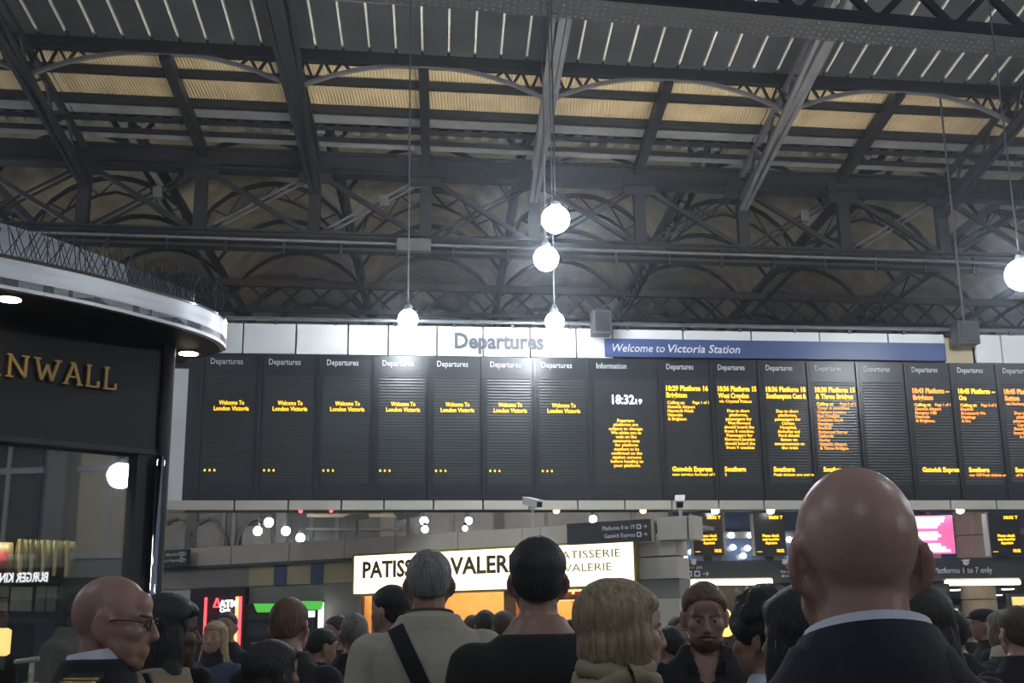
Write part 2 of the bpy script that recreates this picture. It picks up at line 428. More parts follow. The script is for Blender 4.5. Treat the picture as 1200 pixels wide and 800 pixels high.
# ================================================================== DEPARTURE BOARD
bt = math.radians(6.4)
BX = Vector((math.cos(bt), math.sin(bt), 0)); BN = Vector((math.sin(bt), -math.cos(bt), 0))
B0 = P(213, 586, 17.0)
def BP(px, py, off=0.0): return onplane(px, py, B0 + BN * off, BN)
def slab(px0, py0, px1, py1, off, t=.03, flat=True):
    """box whose front face covers the pixel rectangle on the board plane (straight in board axes)"""
    a = BP(px0, (py0 + py1) / 2, off); b = BP(px1, (py0 + py1) / 2, off)
    u0, u1 = (a - B0).dot(BX), (b - B0).dot(BX)
    xm = (px0 + px1) / 2
    z0, z1 = BP(xm, py1, off).z, BP(xm, py0, off).z
    return bslab(u0, u1, z0, z1, off, t)
def bslab(u0, u1, z0, z1, off, t=.03):
    def q(u, z, o): return Vector((B0.x, B0.y, 0)) + BX * u + BN * o + Z * z
    f = [q(u0, z0, off), q(u1, z0, off), q(u1, z1, off), q(u0, z1, off)]
    return MB().hexa(f, [p - BN * t for p in f])
def ub(px, py): return (BP(px, py) - B0).dot(BX)
zb0 = B0.z; zb1 = BP(600, 418.5).z
board = thing('departure_board', 'long black train departure board with amber lettering under a white heading strip', 'board', B0 + BX * 7)
uR = ub(1290, 500)
bslab(0, uR, zb0, zb1, 0, .35).build('board_body', m_frame, board)
# supporting white carcass around it
zt = BP(600, 384).z; zl = BP(600, 597).z
bslab(-.26, 0, zl, BP(225, 432).z, .0, .3).build('side_panel', m_white, board)
bslab(-.26, uR, zl + .02, zt - .03, -.30, .30).build('rear_panel', m_dgrey, board)
def tiles(pxs, y, z0, z1, m, nm, off=.02):
    for a, b in zip(pxs, pxs[1:]):
        bslab(ub(a, y) + .012, ub(b, y) - .012, z0, z1, off, .05).build(nm, m, board)
tiles([216, 285, 347, 408, 455, 512, 566, 621, 675, 718], 397, zb1 + .005, zt, m_white, 'heading_tile')
tiles([718, 800, 880, 960, 1040, 1106], 390, zb1 + .30, zt, m_white, 'heading_tile', .0)
bslab(ub(1106, 400), ub(1139, 400), zb1 + .005, zt - .05, -.02, .05).build('beige_infill', m_beige, board)
tiles([1141, 1172, 1230, 1290], 400, zb1 + .005, zt, m_white, 'heading_tile')
tiles([197, 275, 338, 400, 450, 508, 566, 620, 677, 732, 787, 842, 895, 948, 1000, 1060, 1113, 1167, 1220, 1290], 590, zl, zb0 - .005, m_cladding, 'lower_tile')
a, b = Vector((B0.x, B0.y, 0)) + BX * -.1, Vector((B0.x, B0.y, 0)) + BX * uR
MB().tube([a + Z * (zt + .07) + BN * .05, b + Z * (zt + .07) + BN * .05], .03).build('top_rail', m_sign, board)
for k in range(16):
    p = a.lerp(b, (k + .5) / 16); MB().box(p + Z * (zt + .03), (.04, .05, .08), (BX, BN, Z)).build('rail_bracket', m_dgrey, board)
text('heading_lettering', 'Departures', BP(533, 407.5, .03), BX, Z, .235, m_dtext, board, width=ub(637, 400) - ub(533, 400), bold=.032)
DIV = [234, 303, 372, 438, 503, 566, 627, 692, 775, 836, 893, 951, 1009, 1066, 1120, 1174, 1228, 1285]
HX = [243, 311, 378, 443, 508, 571, 632, 703, 781, 840, 898, 956, 1012, 1069, 1123, 1178, 1233]
zs0, zs1 = BP(600, 566).z, BP(600, 443).z
zh = BP(600, 430.5).z
H1, H2, H3 = .085, .062, .05
def block(parent, lines, u, ztop, pitch, cap, m, align='L', bold=.02, name='led_lettering'):
    for i, (s, w) in enumerate(lines):
        if not s: continue
        p = Vector((B0.x, B0.y, 0)) + BX * u + BN * .012 + Z * (ztop - pitch * i - cap)
        text(name, s, p, BX, Z, cap, m, parent, width=w, align=align, bold=bold, ext=.003)
def auto(s, cap, k=1.0):  # natural led width: 5x7 cells
    return len(s) * cap * .80 * k
data = {
 8: (('18:29 Platform 16', 'Brighton'), ('Calling at:', 'Page 1 of 1'), ('Gatwick Airport', 'Haywards Heath', 'Hassocks', '& Brighton'), None, ('Gatwick Express', 'new service formed of 8'), 'a'),
 9: (('18:36 Platform 15', 'West Croydon'), 'via Crystal Palace', (), ('Due to short', 'platforms,', 'passengers for', 'West Norwood', 'should board the', 'front 8 coaches.', 'Passengers for', 'Norwood Junction', 'should board the', 'front 9 coaches'), ('Southern', '2'), 'a'),
 10: (('18:36 Platform 18', 'Southampton Cent &'), None, (), ('Due to short', 'platforms,', 'passengers for', 'Christs', 'Hospital,', 'Amberley and', 'Ford should', 'listen to', 'announcements on', 'the train'), ('Southern', 'Peak tickets are not val'), 'a'),
 11: (('18:38 Platform 15', '& Three Bridges'), ('Calling at:', 'Page 2 of 2'), ('    Your 4 coaches', 'Clapham Junction', 'East Croydon', 'Coulsdon South', 'Merstham', 'Redhill', 'Earlswood Surrey', 'Salfords', 'Horley', 'Gatwick Airport', '& Three Bridges.'), None, ('Southern', ''), 'b'),
 13: (('18:43 Platform --', 'Brighton'), ('Calling at:', 'Page 1 of 1'), ('Gatwick Airport', 'Burgess Hill', 'Hassocks', '& Brighton.'), None, ('Gatwick Express', ''), 'o'),
 14: (('18:45 Platform --', 'Ore'), ('Calling at:', 'Page 2 of 2'), ('Bexhill', 'St Leonards Wa', 'Hastings', '& Ore'), None, ('Southern', 'our Off Peak tickets are'), 'b'),
 15: (('18:45 Platform --', 'Sutton'), 'via Norbury', (), ('Due to short', 'platforms,', 'passengers for', 'Carshalton', 'Beeches should', 'board the front', '4 coaches'), ('Southern', 'of 8 coaches'), 'o'),
}
for k in range(17):
    u0, u1 = ub(DIV[k], 500), ub(DIV[k + 1], 500)
    pn = bslab(u0 + .035, u1 - .035, zb0 + .08, zb1 - .05, .006, .02).build('display_panel', m_frame, board)
    bslab(u0 + .07, u1 - .07, zs0, zs1, .009, .01).build('screen', m_screen, pn)
    for u in (u0,):
        bslab(u - .022, u + .022, zb0 + .02, zb1 - .02, .03, .03).build('divider', m_frame, board)
    uh = u0 + .12; w = u1 - u0
    pz = Vector((B0.x, B0.y, 0)) + BX * (u0 + .115) + BN * .012 + Z * zh
    text('header_lettering', 'Information' if k == 7 else 'Departures', pz, BX, Z, .088, m_ltext, pn, width=.46 if k < 8 else .42)
    if k < 7:
        uc = u0 + .11 + (w - .18) / 2
        zc = BP(600, 472).z
        block(pn, [('Welcome To', .36), ('London Victoria', .50)], uc, zc, .085, .062, m_led, 'C')
        for d in range(3):
            bslab(u0 + .09 + d * .068, u0 + .115 + d * .068, BP(600, 553).z, BP(600, 551).z + .006, .012, .004).build('led_dot', m_led, pn)
    elif k == 7:
        uc = (u0 + u1) / 2 - .02
        pz = Vector((B0.x, B0.y, 0)) + BX * (ub(717, 467)) + BN * .012 + Z * BP(717, 473).z
        text('clock_lettering', '18:32', pz, BX, Z, .135, m_ledw, pn, width=ub(743, 467) - ub(717, 467), bold=.02)
        text('clock_lettering', '19', pz + BX * (ub(744.5, 467) - ub(717, 467)), BX, Z, .075, m_ledw, pn, width=.10, bold=.02)
        L = ('Departure', 'platforms are', 'subject to change.', 'We advise you to', 'wait on the', 'concourse area', 'for platform', 'numbers to be', 'confirmed on the', 'station screens', 'before heading to', 'your platform.')
        block(pn, [(s, .029 * len(s)) for s in L], ub(734, 520), BP(600, 490).z, (BP(600, 490).z - BP(600, 546).z) / 11.6, .044, m_led, 'C')
    elif k in data:
        (h, call, lst, msg, foot, sty) = data[k]
        ua = u0 + .095; full = (u1 - u0) - .15
        m1 = m_ledor if sty == 'o' else m_led; m2 = m_ledor if sty in 'bo' else m_led
        zt0 = BP(600, 450).z
        block(pn, [(h[0], full), (h[1], min(full, .0400 * len(h[1])))], ua, zt0, .105, .075, m1, bold=.035)
        zz = zt0 - .235
        if isinstance(call, tuple):
            block(pn, [(call[0], .27)], ua + .01, zz, .1, .046, m_led)
            block(pn, [(call[1], .25)], ua + full, zz, .1, .042, m2, 'R')
            zz -= .066
        elif call:
            block(pn, [(call, .0285 * len(call))], ua + .01, zz + .025, .1, .043, m2)
        if lst: block(pn, [(s, .0285 * len(s)) for s in lst], ua + .01, zz, .062, .044, m2)
        if msg: block(pn, [(s, .029 * len(s)) for s in msg], (u0 + u1) / 2 + .02, zt0 - .355, .0625, .045, m2, 'C')
        block(pn, [(foot[0], .041 * len(foot[0]))], ua + .04, BP(600, 546).z, .1, .07, m_led, bold=.035)
        if foot[1]: block(pn, [(foot[1], min(full + .02, .029 * len(foot[1])))], ua + .04, BP(600, 546).z - .095, .1, .042, m2)
# banner
ban = thing('welcome_banner', 'blue banner reading Welcome to Victoria Station above the departure board', 'banner', BP(900, 411, .06))
zA, zB_ = zb1 + .02, zb1 + .30
bslab(ub(708, 410), ub(1106, 410), zA, zB_, .06, .04).build('banner_panel', m_navy, ban)
pz = BP(718, 414, .065); pz.z = zA + .075
for s_, a_, b_, k_ in (('Welcome', 718, 765, 0), ('to', 769, 779, 0), ('Victoria', 783, 826, .012), ('Station', 830, 867, .012)):
    text('banner_lettering', s_, pz + BX * (ub(a_, 410) - ub(718, 410)), BX, Z, .125, m_ltext, ban, width=ub(b_, 410) - ub(a_, 410), shear=.25, bold=k_)
# speaker boxes
def speaker(px, py, off, w, h, label, rod):
    c = BP(px, py, off); t = thing('loudspeaker', label, 'loudspeaker', c)
    MB().box(c, (w, .25, h), (BX, BN, Z)).build('cabinet', m_dgrey, t)
    MB().box(c + BN * .13, (w * .8, .02, h * .8), (BX, BN, Z)).build('grille', m_black, t)
    (MB().tube([c + Z * h / 2, Vector((c.x, c.y, rod))], .018) if rod else MB().bar(c - BN * .1, c - BN * .3 - Z * .1, .05, .05)).build('support_rod', m_dgrey, t)
speaker(704, 379, .25, .28, .36, 'black box loudspeaker fixed between the Departures heading and blue banner', None)
speaker(1131, 391, .25, .34, .36, 'black box loudspeaker hung on a long rod past the blue banner', 9.95)
# added floodlights, hidden behind the board's top and out of view, brighten the roof
m_flood = lamp('added_flood_lens', (1.0, .90, .72), 58); m_flood2 = lamp('added_board_flood_lens', (1.0, .92, .80), 300)
def added_flood(c, tgt, label, group, w=.6):
    d = (Vector(tgt) - Vector(c)).normalized(); sx = d.cross(Vector((0, 1, 0)) if abs(d.y) < .8 else Vector((1, 0, 0))).normalized(); sy = d.cross(sx); c = Vector(c)
    t = thing('floodlight', label, 'floodlight', c, group=group)
    MB().box(c - d * .06, (w + .06, .42, .10), (sx, sy, d)).build('housing', m_dgrey, t)
    MB().box(c - d * .005, (w, .34, .02), (sx, sy, d)).build('lens', m_flood if w > .8 else m_flood2, t)
    MB().bar(c - d * .1, c - d * .1 - Z * .35, .06, .06).build('mounting_arm', m_dgrey, t)
    return t
for k in range(6):
    c = Vector((B0.x, B0.y, zt - .28)) + BX * (.8 + 2.5 * k) - BN * .9
    fl = added_flood(c, c + Vector((0, 4, 7)), 'added upward floodlight hidden behind the top of the departure board', 'added floodlights behind the board')
    MB().bar(c - Z * .40, c - Z * .40 + BN * .30, .06, .06).build('fixing_arm', m_dgrey, fl)
for x, y in ((-14, 15), (-14, 19.5), (14.5, 16), (14.5, 20.5)):  # out-of-view masts added only to throw light on the roof
    t = thing('added_light_mast', 'added grey mast carrying a floodlight out of view at the hall side', 'mast', (x, y, 0), group='added floodlight masts')
    MB().tube([(x, y, 0), (x, y, 5.7)], .07, 10).build('pole', m_dgrey, t); MB().tube([(x, y, 0), (x, y, .05)], .2, 12).build('base_plate', m_dgrey, t)
    added_flood((x, y, 6.1), (x * .35, y + 3, 13), 'added upward floodlight on a mast out of view', 'added floodlights on masts', 1.0)
# small lamps under the board; white ones added to brighten the column
m_amb = lamp('amber_soffit_lamp', (1.0, .35, .12), 10); m_addwhite = lamp('added_white_lamp', (1.0, .93, .80), 22); m_rl = lamp('red_status_lamp', (1.0, .05, .08), 6)
for px, m, r, lb, g_ in ((653, m_amb, .05, 'amber lamp under the board above the shop sign', None), (755, m_amb, .05, 'amber lamp under the board above the direction sign', None), (352, m_rl, .03, 'red status light under the board above the far globes', None), (388, m_rl, .025, 'red status light under the board beside a camera', None),
                   (840, m_addwhite, .06, 'added white lamp below the board over the platform screens', 'added white lamps below the board'), (905, m_addwhite, .06, 'added white lamp below the board over the platform screens', 'added white lamps below the board'), (1128, m_addwhite, .06, 'added white lamp below the board over the cream column', None), (1210, m_addwhite, .06, 'added white lamp below the board past the column', None)):
    c = Vector((B0.x, B0.y, zl + .04)) + BX * ub(px, 590) - BN * .10
    t = thing('soffit_lamp', lb, 'lamp', c, group=g_)
    MB().ell(c - Z * .05, (r, r, r * .8), 12, 8).build('bulb', m, t, sm=True); MB().tube([c - Z * .03, c + Z * .06], r * 1.1, 12).build('lamp_holder', m_dgrey, t)
# ================================================================== SHOP ROW UNDER THE BOARD
wa = math.radians(60.75)
WL = Vector((-math.sin(wa), math.cos(wa), 0)); WX = -WL; WN = WX.cross(Z)      # WX points to the picture's right, WN towards the viewer
W0 = P(748, 680, 16.0)
def WP(px, py, off=0.0): return onplane(px, py, W0 + WN * off, WN)
def uw(px, py=670): return (WP(px, py) - W0).dot(WX)
def wslab(u0, u1, z0, z1, off=0.0, t=.05):
    def q(u, z): return Vector((W0.x, W0.y, 0)) + WX * u + WN * off + Z * z
    f = [q(u0, z0), q(u1, z0), q(u1, z1), q(u0, z1)]
    return MB().hexa(f, [p - WN * t for p in f])
def zw(px, py): return WP(px, py).z
zf1, zf0 = zw(560, 622), zw(560, 646)       # fascia
zband = zw(380, 683)                         # foot of the beige band
zsg1, zsg0 = zw(560, 643.5), zw(560, 692.5)  # light box sign
shop = MB()
shop = thing('wall_shopfront', None, None, Vector((W0.x, W0.y, 0)), kind='structure')
uL, uRt = uw(150), uw(815, 625)
for a, b in zip([150, 190, 272, 340, 405, 465, 538, 614, 636, 673], [190, 272, 340, 405, 465, 538, 614, 636, 673, 770]):
    wslab(uw(a) + .008, uw(b) - .008, zf0, zf1, .04, .06).build('fascia_panel', m_cladding, shop)
for a, b in ((771, 807), (808, 816)):
    wslab(uw(a, 622) + .008, uw(b, 622) - .008, zf0 + .02, zf1 + .03, .04, .3).build('fascia_panel', m_cladding, shop)
wslab(uL, uw(793), zf1 - .05, zf1, .0, 1.5).build('flat_roof', m_greywall, shop)
wslab(uL, uw(419), zband + .002, zf0 - .06, -.06, .1).build('band_backing', m_beige, shop)
wslab(uL, uw(420), zf0 - .05, zf0 - .002, .06, .12).build('soffit_strip', m_dgrey, shop)
bd = [150, 195, 291, 321, 335, 364, 378, 419]
for i, (a, b) in enumerate(zip(bd, bd[1:])):
    wslab(uw(a), uw(b), zband, zf0 - .05, -.02 if i not in (3, 5) else .0, .04).build('band_panel', [m_greywall, m_greywall, m_beige, m_navy, m_beige, m_navy, m_beige][i], shop)
wslab(uL, uw(292), 0, zband, -.05, .1).build('wall_panel', m_cladding, shop)
wslab(uw(292), uw(420), 0, zband, -.05, .1).build('wall_panel', m_greywall, shop)
# pier right of the sign
wslab(uw(750), uw(793), zw(770, 651), zf0 + .01, .0, .4).build('pier_panel', m_cladding, shop)
wslab(uw(750), uw(795), zw(770, 678), zw(770, 653), .02, .42).build('pier_panel', m_cladding, shop)
wslab(uw(750), uw(795), zw(770, 701), zw(770, 678.5), -.02, .4).build('pier_panel', m_greywall, shop)
wslab(uw(750), uw(795), 0, zw(770, 701.5), .02, .42).build('pier_panel', m_cladding, shop)
# shop interior: warm room behind the counter
m_warm = mat('warm_cream_wall', (.62, .42, .20), .7, var=.08)
m_wood = mat('honey_wood', (.36, .19, .07), .5, var=.2, scale=5, stretch=(1, 1, 6))
wslab(uw(419), uw(750), 0, 2.7, -1.5, .1).build('back_wall', m_warm, shop)
wslab(uw(419), uw(420) + .05, 0, 2.7, -.1, 1.4).build('side_wall', m_warm, shop)
wslab(uw(749), uw(750), 0, 2.7, -.1, 1.4).build('side_wall', m_warm, shop)
wslab(uw(420), uw(750), 2.60, 2.66, -.1, 1.4).build('shop_ceiling', m_warm, shop)
wslab(uw(434), uw(437), 0, zsg0, -.05, .12).build('door_post', m_wood, shop)
wslab(uw(588), uw(602), 0, zsg0, -.05, .12).build('door_post', m_wood, shop)
m_warmlamp = lamp('warm_shop_light', (1.0, .62, .25), 12)
for k in range(3):
    u = uw(480 + 90 * k); tag(wslab(u - .5, u + .5, 2.57, 2.595, -.45, .5).build('ceiling_light_panel', m_warmlamp), 'warm light panel in the patisserie ceiling', 'light', 'patisserie ceiling lights')
# picture frieze with cakes, shelf and jars, in the opening right of the black haired man
fr = thing('cake_frieze', 'bright picture strip of cakes under the lit shop sign', 'poster', WP(680, 695, -.3))
m_fr = lamp('frieze_glow', (1.0, .62, .25), 1.3)
zfr0, zfr1 = zw(680, 703), zsg0 - .02
wslab(uw(641), uw(748), zfr0, zfr1, -.15, .05).build('picture_panel', m_fr, fr)
m_cake = mat('red_glaze', (.55, .06, .03), .3); m_choc = mat('chocolate', (.10, .035, .012), .4)
for px, w, m in ((650, .12, m_choc), (661, .18, m_wood), (675, .34, m_cake), (688, .16, m_choc), (700, .2, m_cake), (718, .2, m_wood), (735, .2, m_choc)):
    u = uw(px, 697); h = (zfr1 - zfr0)
    wslab(u - w / 2, u + w / 2, zfr0 + .015, zfr0 + h * .6, -.13, .02).build('cake_picture', m, fr)
    wslab(u - w / 4, u + w / 4, zfr0 + h * .6, zfr0 + h * .85, -.13, .02).build('cake_picture', m, fr)
cab = thing('display_cabinet', 'lit cake display cabinet with shelves inside the patisserie', 'cabinet', WP(700, 760, -1) * 1)
for z in (.95, 1.3, 1.65, 2.0):
    wslab(uw(641), uw(748), z, z + .03, -.8, .45).build('shelf', m_wood, cab)
wslab(uw(641), uw(748), .0, .95, -.8, .45).build('counter_front', m_wood, cab)
for px in (641, 690, 747):
    wslab(uw(px) - .03, uw(px) + .03, .95, 2.05, -.8, .45).build('upright', m_wood, cab)
jm = [mat('jar_amber', (.6, .30, .06), .25), m_choc, mat('jar_cream', (.75, .6, .35), .4), m_cake]
jar = MB().tube([(0, 0, 0), (0, 0, .02), (0, 0, .15), (0, 0, .17), (0, 0, .21)], [.05, .06, .06, .035, .035], 10)
lid = MB().tube([(0, 0, .21), (0, 0, .235)], [.042, .042], 10)
jme = [jar.mesh('jar', m, sm=True) for m in jm]; lme = lid.mesh('lid', m_choc)
for zi, z in enumerate((.98, 1.33, 1.68)):
    for k in range(13):
        u = uw(645) + .16 + k * .135
        if u > uw(747) - .1 or abs(u - uw(690)) < .09: continue
        p = Vector((W0.x, W0.y, 0)) + WX * u - WN * .95 + Z * z
        j = place('sweet_jar', jme[(k * 3 + zi) % 4], None, 'small lidded jar standing on a shelf of the cake cabinet', 'jar', 'jars in the cake cabinet', mtx=Matrix.Translation(p))
        place('lid', lme, j)

# ---- light box sign
sg = thing('shop_sign', 'glowing cream light box sign reading Patisserie Valerie over the shop front', 'sign', WP(580, 694, .1))
m_box = lamp('sign_glow', (1.0, .90, .62), 2.2)
wslab(uw(419.5), uw(748.5), zsg0, zsg1, .10, .18).build('light_box', m_box, sg)
m_gold = mat('dark_gold_lettering', (.10, .075, .02), .5, var=.1)
m_faint = mat('pale_gold_lettering', (.62, .54, .34), .5, var=.05)
fm = mat('gold_sign_frame', (.35, .26, .06), .4)
for z in (zsg0, zsg1):
    wslab(uw(419), uw(749), z - .015, z + .015, .12, .2).build('sign_frame', fm, sg)
for px in (419, 748.6):
    wslab(uw(px) - .015, uw(px) + .015, zsg0, zsg1, .12, .2).build('sign_frame', fm, sg)
def wtext(s, px0, px1, py, cap, m, par, off, bold=.0, name='lettering', **k):
    p = WP(px0, py, off); q = WP(px1, py, off)
    return text(name, s, p, WX, Z, cap, m, par, width=(q - p).dot(WX), bold=bold, **k)
hL = zsg1 - zsg0
def wline(s, u0, u1, z, cap, m, bold=0.0):
    p = Vector((W0.x, W0.y, 0)) + WX * u0 + WN * .105 + Z * z
    return text('lettering', s, p, WX, Z, cap, m, sg, width=u1 - u0, bold=bold)
# tall art-nouveau capitals: each letter stroked thick and thin
wline('PATISSERIE', uw(430), uw(527), zsg0 + hL * .42, hL * .40, m_gold, .028)
wline('VALERIE', uw(532), uw(618), zsg0 + hL * .42, hL * .40, m_gold, .028)
wline('PATISSERIE', uw(655), uw(732), zsg0 + hL * .66, hL * .18, m_faint, .005)
wline('VALERIE', uw(665), uw(721), zsg0 + hL * .36, hL * .18, m_faint, .005)

# ---- hanging direction signs on the fascia
def dirsign(px0, px1, py0, py1, label, lines, name='direction_sign'):
    xm = (px0 + px1) / 2; z0, z1 = zw(xm, py1), zw(xm, py0)
    t = thing(name, label, 'sign', WP(xm, py1, .12))
    wslab(uw(px0), uw(px1), z0, z1, .22, .08).build('sign_panel', m_signgrey, t)
    for (s, a, b, zf, cap) in lines:
        p = Vector((W0.x, W0.y, 0)) + WX * uw(a) + WN * .225 + Z * (z0 + (z1 - z0) * zf)
        text('lettering', s, p, WX, Z, (z1 - z0) * cap, m_ltext, t, width=uw(b) - uw(a))
    return t, z0, z1
def icon(t, px, zc, s, cross=True):
    u = uw(px)
    wslab(u - s / 2, u + s / 2, zc - s / 2, zc + s / 2, .226, .006).build('pictogram', m_ltext, t)
    wslab(u - s / 4, u + s / 4, zc - s / 4, zc + s / 4, .228, .004).build('pictogram_mark', m_signgrey, t)
def arrow(t, px, zc, s):
    c = Vector((W0.x, W0.y, 0)) + WX * uw(px) + WN * .228 + Z * zc
    MB().bar(c - WX * s / 2, c + WX * s / 2, s * .14, .005, WN).bar(c + WX * s * .5, c + WX * s * .1 + Z * s * .4, s * .14, .005, WN).bar(c + WX * s * .5, c + WX * s * .1 - Z * s * .4, s * .14, .005, WN).build('arrow', m_ltext, t)
t, z0, z1 = dirsign(674, 770, 612, 637, 'charcoal direction sign for Platforms 8 to 19 and Gatwick Express',
    [('Platforms 8 to 19', 716, 753.5, .58, .2), ('Gatwick Express', 718, 754, .22, .2)])
for zf in (.67, .31):
    icon(t, 758.5, z0 + (z1 - z0) * zf, .065); arrow(t, 765.5, z0 + (z1 - z0) * zf, .06)
t, z0, z1 = dirsign(188, 229.5, 645, 663, 'small charcoal direction sign at the far end of the fascia by the chrome post',
    [('Platforms 8 to 19', 205, 221, .6, .2), ('Gatwick Express', 198, 221, .22, .18)])
for zf in (.67, .31):
    icon(t, 223.5, z0 + (z1 - z0) * zf, .07); arrow(t, 227, z0 + (z1 - z0) * zf, .06)

# ---- cash machines
cm = thing('cash_machine_bay', 'dark purple cash machine bay with red neon strips on both sides', 'cash machine', WP(260, 760, 0) * Vector((1, 1, 0)) if False else Vector((WP(260, 760).x, WP(260, 760).y, 0)))
m_purple = mat('dark_purple_panel', (.020, .014, .028), .4)
m_red = lamp('red_neon', (1.0, .04, .05), 5.0); m_redor = lamp('orange_red_neon', (1.0, .16, .06), 6.0)
wslab(uw(227), uw(291), 0, zw(260, 689), .05, .09).build('surround', m_purple, cm)
wslab(uw(245), uw(247), zw(246, 750), zw(246, 700), .07, .02).build('neon_strip', m_red, cm)
wslab(uw(281), uw(283.8), zw(282, 758), zw(282, 699), .07, .02).build('neon_strip', m_redor, cm)
wslab(uw(284.6), uw(287.5), zw(282, 758), zw(282, 699), .065, .02).build('neon_strip', m_red, cm)
m_wl = lamp('white_sign_glow', (.95, .95, 1.0), 2.5)
p = WP(256.5, 711, .08)
text('lit_lettering', 'ATM', p, WX, Z, .10, m_wl, cm, width=uw(277.5) - uw(256.5), bold=.05)
text('lit_lettering', 'Cash', WP(257.5, 717, .08), WX, Z, .065, m_wl, cm, width=uw(269) - uw(257.5), bold=.03)
a = WP(250.5, 711, .08); s = .09
MB().bar(a, a + WX * s * 1.4, .02, .02, WN).bar(a, a + WX * s * .7 + Z * s * 1.5, .02, .02, WN).bar(a + WX * s * 1.4, a + WX * s * .7 + Z * s * 1.5, .02, .02, WN).build('lit_emblem', m_red, cm)
wslab(uw(252), uw(276), zw(262, 765), zw(262, 725), .06, .02).build('machine_face', m_dgrey, cm)
wslab(uw(256), uw(270), zw(262, 742), zw(262, 730), .065, .01).build('machine_screen', mat('dim_screen', (.05, .06, .08), .2), cm)
m_green = lamp('green_canopy_glow', (.10, .62, .08), .75)
def atm(x0, x1, ytop, label, side=False):
    t = thing('cash_machine', label, 'cash machine', Vector((WP((x0 + x1) / 2, 740).x, WP((x0 + x1) / 2, 740).y, 0)))
    xm = (x0 + x1) / 2; zt_ = zw(xm, ytop)
    wslab(uw(x0), uw(x1), 0, zt_, .10, .2).build('body', m_black, t)
    f = [WP(x0 + 2, ytop, .12), WP(x1 - 1, ytop, .12), WP(x1 - 4, ytop + 8, .26), WP(x0 + 5, ytop + 8, .26)]
    MB().hexa(f, [q - Z * .03 - WN * .03 for q in f]).build('canopy', m_green, t)
    wslab(uw(x0 + 4), uw(x1 - 4), zw(xm, ytop + 19), zw(xm, ytop + 12), .115, .02).build('header_light', m_wl if side else m_signgrey, t)
    wslab(uw(x0 + 5), uw(x1 - 5), zw(xm, ytop + 38), zw(xm, ytop + 23), .11, .02).build('machine_screen', MATS['dim_screen'], t)
    for r_ in range(3):
        wslab(uw(x0 + 9), uw(x1 - 9), zw(xm, ytop + 47 + 3 * r_), zw(xm, ytop + 45 + 3 * r_), .13, .03).build('keypad_row', m_sign, t)
    if side:
        wslab(uw(x1 + .5), uw(x1 + 4.5), zw(xm, ytop + 32), zw(xm, ytop + 2), .11, .05).build('side_light', m_wl, t)
atm(295, 327, 707, 'unlit cash machine with green canopy beside the purple bay')
atm(349, 379, 704, 'cash machine with green canopy and bright white side light', True)

# ---- CCTV cameras standing on the fascia
def cctv(px, py, label, dx=1, size=.34, off=.0, foot=None):
    c = WP(px, py, off - .15); t = thing('security_camera', label, 'camera', Vector((c.x, c.y, zf1)))
    d = (WX * dx * .85 + WN * .5 - Z * .22).normalized(); sd = d.cross(Z).normalized(); up = sd.cross(d)
    MB().box(c, (size, .10, .09), (d, sd, up)).build('housing', m_white, t)
    MB().box(c + up * .055 + d * .02, (size * 1.08, .13, .015), (d, sd, up)).build('sun_shield', m_white, t)
    MB().box(c + d * (size / 2 + .004), (.01, .08, .07), (d, sd, up)).build('lens_window', m_black, t)
    MB().bar(c - Z * .05, Vector((c.x, c.y, zf1)), .04, .04).build('post', m_cladding, t)
cctv(419, 606, 'security camera on the fascia above the beige band', -1)
cctv(478, 603, 'security camera on the fascia above the letter P of the shop sign', -1)
cctv(624, 589, 'large security camera overlapping the lower board tiles above the shop', 1, .38)
cctv(797, 588, 'security camera on a post above the end of the fascia', .2, .25)

# ================================================================== UPPER LEVEL SEEN BETWEEN BOARD AND SHOP ROOFS
up_ = thing('wall_upper_screen', None, None, Vector((-2, 33, 0)), kind='structure')
Yw = 33.0
m_tint = mat('dark_tinted_glazing', (.06, .065, .07), .25, var=.4, scale=.8)
m_mull = mat('grey_mullion', (.13, .13, .13), .5)
a, b = P(120, 640, Yw), P(830, 640, Yw)
MB().box(((a.x + b.x) / 2, Yw + .1, 3.5), (b.x - a.x, .1, 7)).build('glazing', m_tint, up_)
for px in (188, 225, 262, 274, 330, 365, 395, 448, 456, 530, 585, 640, 700, 742, 790):
    q = P(px, 620, Yw); MB().box((q.x, Yw, 3.5), (.10 if px % 3 else .3, .12, 7)).build('mullion', m_mull if px % 2 else m_greywall, up_)
for px in (205, 243, 300):
    q = P(px, 655, Yw); mb = MB(); pts = []
    for i in range(9):
        an = math.pi * i / 8; pts.append(Vector((q.x - .55 * math.cos(an), Yw - .06, q.z + 1.0 * math.sin(an) + .1)))
    for x, y in zip(pts, pts[1:]): mb.bar(x, y, .06, .08, Vector((0, 1, 0)))
    mb.build('window_arch', m_mull, up_)
    MB().box((q.x, Yw + .02, q.z + .4), (.8, .06, 1.0)).build('window_light', mat('pale_blind', (.30, .30, .28), .8), up_)
q0, q1 = P(360, 604, 31), P(470, 604, 31)
MB().bar(q0, q1, .1, .08).build('transom', m_beige, up_); MB().bar(q0 - Z * .35, q1 - Z * .35, .1, .06).build('transom', m_mull, up_)
m_far = lamp('far_globe_glow', (.92, .95, 1.0), 30)
